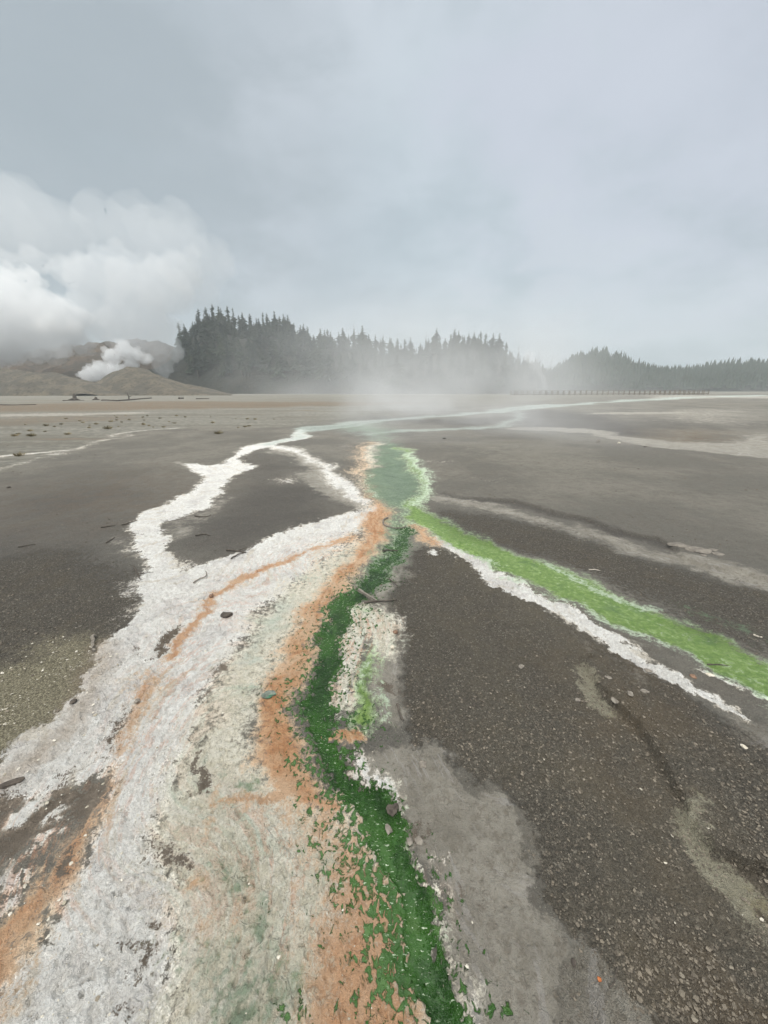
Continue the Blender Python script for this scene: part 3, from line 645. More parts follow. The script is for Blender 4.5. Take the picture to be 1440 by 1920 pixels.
def k_grav(x, y):
    c_ = np.clip(fld('gravel', x, y), 0, 1) * (1 - fld('white', x, y)) * (1 - fld('silt', x, y) * .8) * (1 - fld('lime', x, y)) * (1 - fld('cream', x, y)) * (1 - fld('sandy', x, y) * .95)
    return c_ ** 1.5 * np.clip(.55 + .6 * fbm(x * 1.6, y * 1.6, 71, 3), .12, 1)
scatter('gravel', 60000, k_grav, .0020, .0058, M_grit)
scatter('gravel', 2600, lambda x, y: k_grav(x, y) * np.clip(fbm(x * 2.2, y * 2.2, 77, 3) * 1.5, .03, 1), .004, .009, M_grit, flat=.85)
def k_mud(x, y):
    dep = np.maximum.reduce([fld(k, x, y) for k in ('white', 'cream', 'orange', 'green', 'lime', 'teal', 'aqua', 'gravel', 'silt')])
    return np.clip(1 - 1.6 * dep, 0, 1) * np.clip(.25 + .9 * fbm(x * .7, y * .7, 79, 3), .03, 1)
scatter('gravel', 5200, k_mud, .0022, .008, M_grit, 1130, 800)
def k_crumb(x, y):
    c_ = np.maximum(fld('sandy', x, y), np.clip(fld('white', x, y) - .2, 0, .5) * .08 + .03 * fld('cream', x, y))
    c_ = np.maximum(c_, .5 * np.clip(1 - np.abs(fld('white', x, y) - .45) * 3, 0, 1) * .3)
    return np.clip(c_, 0, 1) * (1 - fld('green', x, y)) * (1 - fld('lime', x, y)) * (1 - fld('orange', x, y) * .8) * np.clip(.5 + .7 * fbm(x * 2.5, y * 2.5, 73, 3), .1, 1)
scatter('mineral_crumbs', 40000, k_crumb, .0018, .0065, M_crumb)

# ------------------------------------------------------------------ single stones
def rock(name, px, py, w_px, mat, label, flat=.55, aspect=1.0, rz=None, sub=2, rough=.35, cat='stone', group=None, sink=.25, tilt=0.0):
    x, y = map(float, ground_at(px, py)); dd = math.sqrt(x * x + y * y + CAM_H ** 2)
    # photo width -> metres at the stone's depth along the view axis
    depth = y * cp + CAM_H * sp
    r = w_px / 2 * depth / FPX
    bm = bmesh.new(); bmesh.ops.create_icosphere(bm, subdivisions=sub, radius=1.0)
    rs = random.Random(int(px * 31 + py * 7)); ph = [rs.uniform(0, 9) for _ in range(6)]
    planes = [Vector((rs.gauss(0, 1), rs.gauss(0, 1), rs.gauss(0, .8))).normalized() for _ in range(9)]
    offs = [rs.uniform(.62, .95) for _ in planes]
    for v in bm.verts:
        c = v.co.copy()
        for nn, of in zip(planes, offs):
            dp = c.dot(nn)
            if dp > of: c -= nn * (dp - of) * .92
        k = 1 + rough * .35 * (math.sin(c.x * 4 + ph[0]) * math.sin(c.y * 5 + ph[1]) + .6 * math.sin(c.z * 7 + ph[2] + c.x * 3))
        v.co = Vector((c.x * r * k, c.y * r * k * aspect, c.z * r * k * flat))
    me = bpy.data.meshes.new(name); bm.to_mesh(me); bm.free()
    o = link(name, me, mat); hz = r * flat
    o.location = (x, y, gz(x, y) + hz * (1 - 2 * sink) * .6); o.rotation_euler = (tilt, 0, rs.uniform(0, 6.28) if rz is None else rz)
    return tag(o, label, cat, group)
rock('stone', 425, 1156, 24, M_dark, 'dark brown lone stone lying on the white crust right of the orange streak', .5, .6, .2)
rock('stone', 505, 1308, 27, M_teal, 'grey stone tinged with green at the left edge of the orange mat', .5, .62, .25, 3)
rock('stone', 977, 1251, 13, M_grey, 'small rounded grey stone alone on the dark gravel slope')
rock('slab', 22, 1466, 46, M_dark, 'dark flat slab at the left edge beside the white crust', .28, .36, .45, 2, cat='rock slab')
rock('stone', 138, 1318, 13, M_dark, 'small dark stone on the left rim of the white crust', .7)
rock('stone', 397, 1122, 15, M_brown, 'brown stone sitting on the narrow orange streak', .5, .6)
rock('clod', 728, 1549, 17, M_grey, 'grey clod sitting in the dark green stream', .6, .8, cat='clod', rough=.8)
rock('clod', 737, 1512, 24, M_dark, 'crumbly dark grey clod on the right bank of the green stream', .7, .8, sub=3, rough=1.0, cat='clod')
rock('clod', 768, 1576, 15, M_grey, 'left of two grey clods side by side at the green stream bank', .5, cat='clod')
rock('clod', 785, 1575, 17, M_grey, 'right of two grey clods side by side at the green stream bank', .5, cat='clod')
rock('clod', 793, 1433, 16, M_grey, 'grey clod on the upper part of the lilac grey silt', .5, 1.2, cat='clod')
rock('stone', 1331, 1268, 16, M_pale, 'white flat stone beside the lower edge of the bright green channel', .35, .6, -.3)
rock('stone', 1300, 1270, 13, M_brown, 'tan stone just left of the white flat stone by the bright green channel', .5)
rock('stone', 1211, 1271, 15, M_grey, 'dark flat stone on the left edge of the white salt strip', .35, .6, -.5)
rock('stone', 1138, 1281, 15, M_grey, 'flat grey chip right of the pale silt streak in the gravel', .3, .6)
rock('stone', 1152, 1317, 20, M_grey, 'leftmost of three flat chips in the gravel below the salt strip', .25, .7)
rock('stone', 1178, 1313, 16, M_grey, 'middle of three flat chips in the gravel below the salt strip', .25, .7)
rock('stone', 1205, 1310, 17, M_grey, 'rightmost of three flat chips in the gravel below the salt strip', .25, .7)
rock('stone', 1083, 1312, 11, M_grey, 'small grey stone on the gravel left of the pale silt streak', .6)
rock('stone', 1390, 1413, 11, M_pale, 'small pale stone on the grey wash near the right edge', .6)
rock('stone', 1123, 1839, 8, M_orange, 'bright orange stone on the dark gravel near the bottom', .7)
rock('chip', 1247, 1620, 7, M_pale, 'tiny white chip on the dark gravel at lower right', .5, .5, cat='stone chip')
rock('stone', 736, 1216, 11, M_pale, 'lower pale pebble on the edge between cream crust and gravel', .7)
rock('stone', 741, 1187, 11, M_brown, 'upper tan pebble on the edge between cream crust and gravel', .7)
rock('stone', 1075, 1808, 15, M_dark, 'dark stone at the foot of the gravel beside the lilac grey silt', .5, .6)
rock('stone', 1122, 829, 9, M_grey, 'largest grey stone on the far right flat by the pale crust line', .8)
rock('stone', 1160, 832, 7, M_pale, 'pale stone on the far right flat below the pale crust line', .6)
rock('stone', 1210, 839, 8, M_dark, 'dark flat stone on the far right flat below the pale crust line', .4)
rock('stone', 833, 823, 7, M_dark, 'single dark stone on the mud right of the misty stream mouth', .5)
rock('stone', 16, 913, 7, M_dark, 'small dark stone alone on the brown mud at far left', .6)
rock('stone', 258, 1316, 11, M_grey, 'grey chip on the white crust at the left', .4)
# broken crust plates on the right
SL = [(1268, 1027, 34, 'leftmost long plate of the broken crust pile on the right mud flat'), (1288, 1031, 26, 'second plate from the left in the broken crust pile'),
      (1306, 1037, 44, 'largest plate of the broken crust pile on the right mud flat'), (1337, 1035, 18, 'small upper plate at the right of the broken crust pile'),
      (1345, 1043, 20, 'rightmost plate of the broken crust pile on the right mud flat'), (1317, 1046, 12, 'small fragment in front of the largest crust plate')]
for q_, (px, py, w_, lb) in enumerate(SL):
    rock('crust_plate', px, py, w_, M_slab, lb, .12, .75, .1 * q_ - .3, 3, .3, 'crust plate', 'broken crust plates on the right mud flat', .0, .06)

# ------------------------------------------------------------------ sticks
def tube(bm, pts, rad, sides=6):
    rings = []
    for i, p in enumerate(pts):
        t = (pts[min(i + 1, len(pts) - 1)] - pts[max(i - 1, 0)]).normalized()
        a_ = t.orthogonal().normalized(); b_ = t.cross(a_)
        rings.append([bm.verts.new(p + (a_ * math.cos(k * 6.2832 / sides) + b_ * math.sin(k * 6.2832 / sides)) * rad[i]) for k in range(sides)])
    for r0, r1 in zip(rings, rings[1:]):
        for k in range(sides): bm.faces.new((r0[k], r0[(k + 1) % sides], r1[(k + 1) % sides], r1[k]))
    bm.faces.new(rings[0][::-1]); bm.faces.new(rings[-1])
def stick(pix, w_px, mat, label, name='twig', fork=False, lift=.004):
    P = smooth_pts([(a, b) for a, b in pix], False, 3)
    pts = []; rs = random.Random(int(P[0][0] * 13))
    for a, b in P:
        x, y = map(float, ground_at(a, b)); pts.append(Vector((x, y, gz(x, y))))
    o0 = sum(pts, Vector()) / len(pts); depth = o0.y * cp + CAM_H * sp; r = w_px / 2 * depth / FPX
    o0.z = min(p.z for p in pts)
    L = [p - o0 + Vector((rs.gauss(0, r * .35), rs.gauss(0, r * .35), r * .7 + lift)) for p in pts]
    rad = [r * (1 - .45 * i / (len(L) - 1)) * rs.uniform(.85, 1.15) for i in range(len(L))]
    bm = bmesh.new(); tube(bm, L, rad)
    if fork:
        m_ = L[len(L) // 2]; dv = (L[-1] - L[0]); sd_ = Vector((-dv.y, dv.x, 0)) * .35
        tube(bm, [m_, m_ + dv * .15 + sd_ * .5 + Vector((0, 0, r)), m_ + dv * .28 + sd_ + Vector((0, 0, r * 2))], [r * .6, r * .45, r * .25], 5)
    me = bpy.data.meshes.new(name); bm.to_mesh(me); bm.free()
    o = link(name, me, mat); o.location = o0
    return tag(o, label, name)
def plank():
    a = Vector((*map(float, ground_at(671, 1108)), 0)); b = Vector((*map(float, ground_at(706, 1129)), 0)); c = (a + b) / 2
    L, d_ = (b - a).length, (b - a)
    bm = bmesh.new(); n_ = 7; w_ = .017
    rings = []
    for i in range(n_):
        t = i / (n_ - 1); x = (t - .5) * L; k = w_ * (1 - .25 * t) * (.8 + .2 * math.sin(i * 2.1))
        e = .03 * (1 if i in (0, n_ - 1) else 0)
        rings.append([bm.verts.new((x + e * .3, -k, .004)), bm.verts.new((x - e * .4, k, .004)), bm.verts.new((x - e * .2, k * .95, .022)), bm.verts.new((x + e * .5, -k * .9, .026))])
    for r0, r1 in zip(rings, rings[1:]):
        for k in range(4): bm.faces.new((r0[k], r0[(k + 1) % 4], r1[(k + 1) % 4], r1[k]))
    bm.faces.new(rings[0][::-1]); bm.faces.new(rings[-1]); bmesh.ops.recalc_face_normals(bm, faces=bm.faces[:])
    me = bpy.data.meshes.new('driftwood_plank'); bm.to_mesh(me); bm.free()
    o = link('driftwood_plank', me, M_wood); o.location = (c.x, c.y, gz(c.x, c.y) + .01); o.rotation_euler = (0, .02, math.atan2(d_.y, d_.x))
    tag(o, 'flat weathered plank lying across the head of the dark green stream', 'driftwood')
plank()
stick([(682, 1133), (712, 1130), (744, 1128)], 4, M_char, 'dark twig just below the weathered plank in the stream')
stick([(727, 972), (719, 977), (720, 985), (733, 989), (748, 989), (761, 986)], 3.2, M_wood, 'pale curved twig bent into a half ring at the stream fork')
stick([(425, 1033), (445, 1035), (462, 1038)], 4, M_char, 'dark stick on the mud island at the edge of the white crust', 'stick', True)
stick([(434, 1049), (446, 1042), (456, 1037)], 3, M_char, 'short twig leaning under the dark stick on the mud island')
stick([(368, 1007), (382, 1004), (394, 1006)], 3, M_char, 'lower thin twig on the dark mud island left side')
stick([(366, 969), (382, 970), (396, 967)], 3, M_char, 'upper thin twig on the dark mud island left side')
stick([(191, 991), (204, 989), (217, 987)], 2.6, M_char, 'thin dark twig on brown mud left of the white channel, left of another', fork=False)
stick([(229, 987), (243, 984), (258, 980)], 3, M_char, 'dark twig touching the left edge of the white channel bend')
stick([(199, 1019), (207, 1014), (215, 1009)], 2.4, M_char, 'short slanted twig below the pair of twigs on the brown mud')
stick([(34, 1026), (52, 1023), (66, 1021)], 2.2, M_char, 'faint dark twig on the brown mud at far left')
stick([(175, 1193), (176, 1208), (178, 1222)], 7, M_wood, 'short thick grey stick lying on the gravel by the white crust', 'stick')
stick([(252, 1064), (257, 1077), (265, 1088)], 3, M_char, 'thin dark twig hanging over the left edge of the white crust', fork=True)
stick([(363, 1097), (376, 1091), (388, 1082), (386, 1074)], 2.6, M_wood, 'curled thin twig on the white crust below the mud island')
stick([(1105, 1070), (1114, 1070), (1124, 1072)], 3, M_palew, 'pale stick on the gravel above the bright green channel', 'stick')
stick([(1414, 1190), (1421, 1193), (1429, 1196)], 4, M_palew, 'bleached stick on the gravel near the right edge', 'stick')
stick([(1327, 1246), (1345, 1245), (1366, 1248)], 2.6, M_char, 'dark curved twig lying across the bright green channel')
stick([(744, 1322), (749, 1336), (757, 1352)], 5, M_char, 'charred twig on the grey crust right of the green stream')
stick([(719, 1034), (730, 1031), (746, 1030)], 4, M_char, 'dark twig across the mossy upper stream above the plank')
stick([(730, 1085), (738, 1093), (746, 1104)], 3, M_char, 'dark forked twig on the grey silt above the plank', fork=True)
stick([(1140, 1853), (1150, 1845), (1157, 1818)], 4, M_char, 'dark twig on the gravel near the bottom right')

# ------------------------------------------------------------------ hills
def hill_mat(name, c1, c2, c3, sc):
    def b(q, p):
        g = q.new('ShaderNodeNewGeometry'); P = g.outputs['Position']
        n1 = q.noise(P, sc, 6, .6, .3); n2 = q.noise(P, sc * 5, 5, .65)
        c = q.mix(q.step(n1, .38, .62), c1, c2); c = q.mix(q.m('MULTIPLY', q.step(n2, .48, .68), .7), c, c3)
        q.put(p.inputs['Base Color'], c); p.inputs['Roughness'].default_value = .95
        bump(q, p, q.m('ADD', n2, q.m('MULTIPLY', q.noise(P, sc * 22, 5, .7), .5)), 1.0, 1.2)
    return principled(name, b)
M_floor = hill_mat('forest_floor', srgb(44, 46, 38), srgb(58, 56, 46), srgb(36, 40, 34), .08)
M_slope = hill_mat('bare_hillside', srgb(80, 71, 60), srgb(104, 88, 72), srgb(52, 47, 41), .12)
M_mound = hill_mat('pale_mound', srgb(108, 103, 92), srgb(134, 124, 107), srgb(80, 74, 64), .3)
def interp(prof, px): return np.interp(px, [p[0] for p in prof], [p[1] for p in prof])
def ridge(name, prof, D, half, mat, rough=.06, seed=0, power=1.5, nx=160, nt=46, back=1.6):
    x0, x1 = prof[0][0], prof[-1][0]
    Px = np.linspace(x0, x1, nx); tt = np.linspace(-1, back, nt)
    crest = np.array([far_at(a, float(interp(prof, a)), D) for a in Px])
    vs = []
    for t in tt:
        k = max(0.0, 1 - abs(t) ** power) if t < 0 else max(0.0, 1 - (t / back) ** 2 * .9)
        for c in crest:
            x, y = c[0] * (1 + t * half / D), D + t * half
            h = c[2] * k
            h += rough * c[2] * float(1.0 if abs(t) > .02 else .4) * float(fbm(np.array([x * .06]), np.array([y * .06]), seed, 4)[0]) * (1 - abs(t) * .3 if t < 0 else 1)
            vs.append((x, y, max(h, -1.6) - .25 * (1 if t <= -.999 else 0)))
    ii = np.arange(nt * nx).reshape(nt, nx)
    f = np.stack([ii[:-1, :-1], ii[:-1, 1:], ii[1:, 1:], ii[1:, :-1]], -1).reshape(-1, 4)
    me = np_mesh(name, np.array(vs), f)
    def height(px, t):
        i = int(round((px - x0) / (x1 - x0) * (nx - 1))); j = int(round((t + 1) / (1 + back) * (nt - 1)))
        i = min(max(i, 0), nx - 1); j = min(max(j, 0), nt - 1); return Vector(vs[j * nx + i])
    return tag(link(name, me, mat), kind='structure'), height
SKY = [(300, 640), (335, 604), (360, 590), (385, 572), (425, 570), (445, 580), (470, 588), (515, 585), (545, 590), (575, 612), (610, 616), (640, 620), (680, 616), (710, 630), (760, 634), (795, 634), (820, 620), (850, 614), (885, 609), (905, 624), (928, 622), (950, 642), (975, 658), (1000, 668), (1022, 686), (1040, 702)]
wood_prof = [(a, min(727, b + 50 - .25 * (b - 570))) for a, b in SKY]
wood_prof = [(200, 700)] + wood_prof + [(1060, 738), (1080, 742)]
_, wood_h = ridge('wooded_hill', wood_prof, 170, 42, M_floor, .05, 3)
ridge('bare_hill', [(-700, 650), (-300, 640), (-100, 652), (0, 662), (60, 660), (130, 650), (220, 646), (300, 650), (380, 660), (460, 700), (520, 728)], 190, 60, M_slope, .22, 5)
ridge('pale_mound', [(-400, 700), (-150, 690), (0, 692), (30, 695), (80, 703), (140, 714), (190, 722), (225, 730), (260, 744)], 108, 14, M_mound, .42, 8, 1.8, 120, 30, 1.2)
ridge('pale_mound', [(120, 744), (160, 728), (190, 719), (225, 702), (255, 692), (280, 694), (310, 706), (345, 719), (400, 730), (450, 744)], 112, 14, M_mound, .34, 9, 1.8, 100, 30, 1.2)
far_prof = [(900, 738), (980, 726), (1020, 714), (1048, 698), (1078, 681), (1104, 673), (1126, 671), (1150, 675), (1180, 688), (1212, 701), (1260, 705), (1300, 704), (1330, 697), (1375, 692), (1430, 692), (1520, 688), (1700, 682), (2000, 700), (2300, 715)]
_, far_h = ridge('far_hill', far_prof, 300, 80, M_floor, .06, 12)

# ------------------------------------------------------------------ conifers
def leaf_mat(name, c1, c2):
    def b(q, p):
        g = q.new('ShaderNodeNewGeometry'); oi = q.new('ShaderNodeObjectInfo')
        n_ = q.noise(g.outputs['Position'], 1.1, 3, .6)
        k = q.m('ADD', q.m('MULTIPLY', n_, .6), q.m('MULTIPLY', oi.outputs['Random'], .5))
        q.put(p.inputs['Base Color'], q.mix(q.step(k, .3, .8), c1, c2)); p.inputs['Roughness'].default_value = .8
    return principled(name, b)
M_leaf = leaf_mat('conifer_needles', (.014, .026, .018), (.045, .06, .036))
M_bark = stone_mat('conifer_bark', srgb(78, 70, 62), srgb(104, 96, 88), 3)
M_snag = stone_mat('bare_snag_wood', srgb(98, 94, 90), srgb(124, 120, 116), 3)
def crown_mesh(seed, H=1.0, width=.125, gaps=.12, start=.16):
    """unit-height conifer crown: whorls of drooping boughs, each bough a spray of small needle tufts"""
    rs = random.Random(seed); vs, fs = [], []
    nw = 24
    for w_ in range(nw):
        t = w_ / (nw - 1); h = start + (1 - start) * t ** .92
        prof = (1 - t) ** .75 * (.74 + .26 * math.sin(t * (7 + seed % 4) + seed)) + .07
        nb = max(4, int(9 * (1 - t) + 4))
        for b_ in range(nb):
            if rs.random() < gaps: continue
            a = rs.uniform(0, 6.283); L = width * prof * rs.uniform(.45, 1.4); dr = rs.uniform(.15, .5) * (1 - t) - .25 * t
            u = Vector((math.cos(a), math.sin(a), 0)); s = Vector((-u.y, u.x, 0))
            for q_ in range(4):
                k = (q_ + .6) / 4
                c = u * L * k + Vector((0, 0, h - dr * L * k + rs.uniform(-.006, .006)))
                z_ = (L * .32 + .006) * (1.25 - k * .6) * rs.uniform(.7, 1.3); zz = Vector((0, 0, z_ * .55))
                e = s * z_ * rs.uniform(.7, 1.2)
                i0 = len(vs)
                vs += [c - u * z_ * .9 + zz * .5, c + e - zz * .8, c + u * z_ * 1.1 - zz * .6, c - e - zz * rs.uniform(.3, 1.1), c + zz]
                fs += [(i0, i0 + 1, i0 + 4), (i0 + 1, i0 + 2, i0 + 4), (i0 + 2, i0 + 3, i0 + 4), (i0 + 3, i0, i0 + 4)]
    i0 = len(vs); vs += [Vector((.01, 0, .95)), Vector((-.007, .009, .95)), Vector((-.007, -.009, .95)), Vector((0, 0, 1.0))]
    fs += [(i0, i0 + 1, i0 + 3), (i0 + 1, i0 + 2, i0 + 3), (i0 + 2, i0, i0 + 3)]
    return np_mesh('crown', np.array([tuple(v) for v in vs]), np.array(fs), False)
def trunk_mesh(seed, top=.95, limbs=0):
    rs = random.Random(seed); bm = bmesh.new()
    pts = [Vector((rs.gauss(0, .002) * i, rs.gauss(0, .002) * i, -.03 + (top + .03) * i / 7)) for i in range(8)]
    tube(bm, pts, [.016 * (1 - .86 * i / 7) for i in range(8)], 7)
    for k in range(limbs):
        t = rs.uniform(.3, .97); a = rs.uniform(0, 6.283); L = rs.uniform(.03, .07) * (1.2 - t)
        p = Vector((0, 0, top * t)); u = Vector((math.cos(a), math.sin(a), rs.uniform(-.3, .3)))
        tube(bm, [p, p + u * L * .6, p + u * L], [.004, .003, .001], 4)
    me = bpy.data.meshes.new('trunk'); bm.to_mesh(me); bm.free(); return me
protos = []
trunks = [trunk_mesh(s_) for s_ in (1, 2, 3)]
for t_ in trunks: t_.materials.append(M_bark)
for k, (wd, gp, st) in enumerate([(.16, .10, .10), (.14, .2, .14), (.19, .14, .08), (.125, .25, .18), (.21, .10, .06), (.15, .34, .2), (.18, .22, .10), (.22, .3, .12), (.13, .4, .28)]):
    cm = crown_mesh(20 + k, 1.0, wd, gp, st); cm.materials.append(M_leaf); protos.append((cm, trunks[k % 3]))
GR = {'l': ('tall dark conifer on the high left end of the wood beside the steam', 'conifers at the high left end of the wood'),
      'm': ('hazy conifer in the low middle stretch of the wood', 'conifers in the middle of the wood'),
      'r': ('conifer on the right shoulder of the wood above the stream mist', 'conifers on the right shoulder of the wood'),
      'e': ('shorter conifer at the thin right end of the wood by the boardwalk', 'short conifers at the right end of the wood')}
n_tree = 0
def conifer(px, top_py, t):
    global n_tree
    base = wood_h(px, t); D = base.y
    # photo column -> x at that depth
    tp = far_at(px, top_py, D); H = tp.z - base.z
    if H < 2.5: return
    H = min(H, 26)
    cm, tm = protos[random.randrange(len(protos))] if H > 9 else protos[random.choice((0, 2, 4))]
    o = empty('pine_tree', (tp.x, D, base.z - .1), random.uniform(0, 6.28))
    w_ = H * random.uniform(.7, 1.3) if H > 10 else H * 1.35
    o.scale = (w_, w_, H)
    link('crown', cm, None, o); link('trunk', tm, None, o)
    g = GR['l' if px < 560 else 'm' if px < 790 else 'r' if px < 950 else 'e']
    tag(o, g[0], 'tree', g[1]); n_tree += 1
TOPS = [335, 347, 360, 373, 385, 399, 411, 425, 437, 452, 466, 476, 489, 500, 514, 528, 540, 553, 566, 577, 590, 602, 614, 627, 640, 652, 666, 680, 691, 703, 718, 732, 746, 759, 771, 785, 799, 811, 822, 834, 843, 855, 868, 880, 890, 903, 914, 925, 937, 950, 962, 975, 988, 1002, 1010, 1018, 1027, 1036]
for px in TOPS:                       # skyline trees
    conifer(px + random.uniform(-3, 3), float(interp(SKY, px)) + random.choice((-6, -2, 0, 3, 9, 16, 22, 1)), random.uniform(-.05, .1))
for row, (t0, off, gap) in enumerate([(-.03, 13, 9), (-.18, 22, 10), (-.36, 32, 12), (-.58, 46, 14), (-.8, 60, 16)]):
    px = 332 + row * 4
    while px < 1036:
        sk = float(interp(SKY, px))
        conifer(px + random.uniform(-4, 4), min(sk + off * (727 - sk) / 150 + random.uniform(-8, 14), 715), t0 + random.uniform(-.08, .08))
        px += gap * random.uniform(.75, 1.25)
def snag(px, py, D, label, bz, limbs):
    tp = far_at(px, py, D); H = tp.z - bz
    o = empty('dead_tree', (tp.x, D, bz)); me = trunk_mesh(int(px), 1.0, limbs); me.materials.append(M_snag); link('trunk', me, None, o)
    k = max(9.0, H * .8); o.scale = (k, k, H); tag(o, label, 'dead tree')
snag(664, 602, 168, 'tall thin bare pole standing above the middle of the wood', wood_h(664, 0).z, 3)
snag(799, 617, 168, 'bare topped trunk just left of the right shoulder of the wood', wood_h(799, 0).z, 14)
snag(1012, 656, 150, 'ragged dead tree with stubby limbs at the right end of the wood', 0, 40)
snag(1036, 668, 160, 'thin bare pole right of the ragged dead tree', 0, 4)
snag(974, 640, 150, 'leaning bare trunk rising from the right end of the wood', 0, 8)
# far wood: one mass on the far hill, nobody could count it
def far_wood():
    rs = random.Random(5); vv, ff = [], []; base = 0
    for k in range(3200):
        px = rs.uniform(990, 1700); t = -rs.uniform(0, 1) ** .8 * .97 + .03
        b = far_h(px, t); H = rs.uniform(3.5, 8.0) * (.8 if t > -.05 else 1); w_ = H * rs.uniform(.2, .34)
        ox, oy = rs.uniform(-2, 2), rs.uniform(-2, 2)
        vs = []
        for lv in range(4):
            f0 = lv / 4; r0 = w_ * (1 - f0) * rs.uniform(.8, 1.2)
            for q_ in range(6):
                a = q_ * 1.0472 + rs.uniform(-.3, .3); rq = r0 * rs.uniform(.6, 1.25)
                vs.append((b.x + ox + rq * math.cos(a), b.y + oy + rq * math.sin(a), b.z + H * (.1 + f0 * .85) + rs.uniform(-.3, .3)))
            vs.append((b.x + ox, b.y + oy, b.z + H * (.1 + f0 * .85 + .34)))
        for lv in range(4):
            i0 = base + lv * 7
            for q_ in range(6): ff.append((i0 + q_, i0 + (q_ + 1) % 6, i0 + 6))
        vv += vs; base += 28
    o = link('distant_forest', np_mesh('distant_forest', np.array(vv), np.array(ff), False), M_leaf); tag(o, kind='stuff')
far_wood()

# ------------------------------------------------------------------ boardwalk far right
M_deck = stone_mat('boardwalk_timber', srgb(120, 110, 99), srgb(142, 132, 118), 3)
def box(bm, c, s, rz=0):
    m_ = Matrix.Translation(c) @ Matrix.Rotation(rz, 4, 'Z') @ Matrix.Diagonal((s[0], s[1], s[2], 1))
    bmesh.ops.create_cube(bm, size=1, matrix=m_)
def obj(name, bm, mat, parent=None):
    me = bpy.data.meshes.new(name); bm.to_mesh(me); bm.free(); return link(name, me, mat, parent)
def boardwalk():
    a = far_at(965, 735, 100); b = far_at(1330, 735, 116); a.z = b.z = 0
    d_ = b - a; L = d_.length; rz = math.atan2(d_.y, d_.x)
    o = empty('boardwalk', a, rz)
    tag(o, 'long low timber boardwalk with post and rail fence before the far right wood', 'boardwalk')
    bm = bmesh.new(); n_ = int(L / .16)
    for i in range(n_): box(bm, (i * .16 + .08, .9, .34 + .003 * (i % 2)), (.145, 1.7, .05))
    obj('deck', bm, M_deck, o)
    bm = bmesh.new(); box(bm, (L / 2, .1, .24), (L, .06, .14)); box(bm, (L / 2, 1.7, .24), (L, .06, .14)); obj('joist', bm, M_deck, o)
    for side in (0.0, 1.8):
        bm = bmesh.new(); box(bm, (L / 2, side, 1.12), (L, .16, .06)); obj('handrail', bm, M_deck, o)
        bm = bmesh.new(); box(bm, (L / 2, side, .72), (L, .05, .07)); obj('rail', bm, M_deck, o)
    me = None
    for side in (0.0, 1.8):
        for i in range(int(L / 1.75) + 1):
            if me is None:
                bm = bmesh.new(); box(bm, (0, 0, .5), (.16, .16, 1.18)); p = obj('post', bm, M_deck, o); me = p.data
            else: p = link('post', me, None, o)
            p.location = (i * 1.75 + .1, side, 0)
boardwalk()

# ------------------------------------------------------------------ stumps, logs and tufts on the far left flat
def far_log(pix, w_, label, name='log', stub=None):
    pts = []
    for a, b in pix:
        x, y = map(float, ground_at(a, b)); pts.append(Vector((x, y, w_ * .4)))
    o0 = sum(pts, Vector()) / len(pts); o0.z = 0
    bm = bmesh.new(); L = [p - o0 for p in pts]; tube(bm, L, [w_ * (1 - .4 * i / (len(L) - 1)) for i in range(len(L))], 7)
    if stub:
        x, y = map(float, ground_at(*stub[:2])); s0 = Vector((x, y, 0)) - o0
        tube(bm, [s0, s0 + Vector((.05, 0, stub[2] * .5)), s0 + Vector((-.1, 0, stub[2]))], [w_ * .7, w_ * .5, w_ * .25], 6)
        tube(bm, [s0 + Vector((0, 0, stub[2] * .4)), s0 + Vector((.4, .1, stub[2] * .6))], [w_ * .4, w_ * .15], 5)
    o = obj(name, bm, M_char); o.location = o0; tag(o, label, 'log' if name == 'log' else name)
def stump(px, py, h, w_, label):
    x, y = map(float, ground_at(px, py)); rs = random.Random(int(px)); bm = bmesh.new()
    tube(bm, [Vector((0, 0, -.05)), Vector((.02, 0, h * .4)), Vector((.05, .02, h * .8)), Vector((.02, 0, h))], [w_, w_ * .6, w_ * .45, w_ * .15], 8)
    for k in range(6):
        a = k * 1.05 + rs.uniform(-.3, .3); L = w_ * rs.uniform(1.6, 2.8)
        tube(bm, [Vector((0, 0, h * .3)), Vector((math.cos(a) * L * .6, math.sin(a) * L * .6, h * .14)), Vector((math.cos(a) * L, math.sin(a) * L, .0))], [w_ * .4, w_ * .25, w_ * .08], 5)
    o = obj('stump', bm, M_char); o.location = (x, y, gz(x, y)); tag(o, label, 'stump')
stump(141, 751, .95, .42, 'dark pointed stump with spread roots on the far left flat')
stump(180, 750, .45, .35, 'low dark stump right of the pointed one on the far left flat')
far_log([(118, 751.5), (135, 751.5), (158, 751)], .09, 'short thin log beside the pointed stump on the far left flat')
far_log([(192, 751.5), (220, 752.5), (250, 750), (284, 747)], .16, 'long fallen dark log with an upright stub on the far left flat', stub=(242, 750, 1.0))
far_log([(336, 748), (344, 747.5)], .2, 'short dark log alone near the foot of the wood')
far_log([(368, 748.5), (392, 748)], .12, 'thin pale log lying near the foot of the wood')
far_log([(0, 759.5), (30, 760), (68, 759)], .07, 'thin dark log at the far left edge of the flat')
M_tuft = leaf_mat('dry_grass_blades', srgb(112, 104, 78), srgb(146, 134, 104))
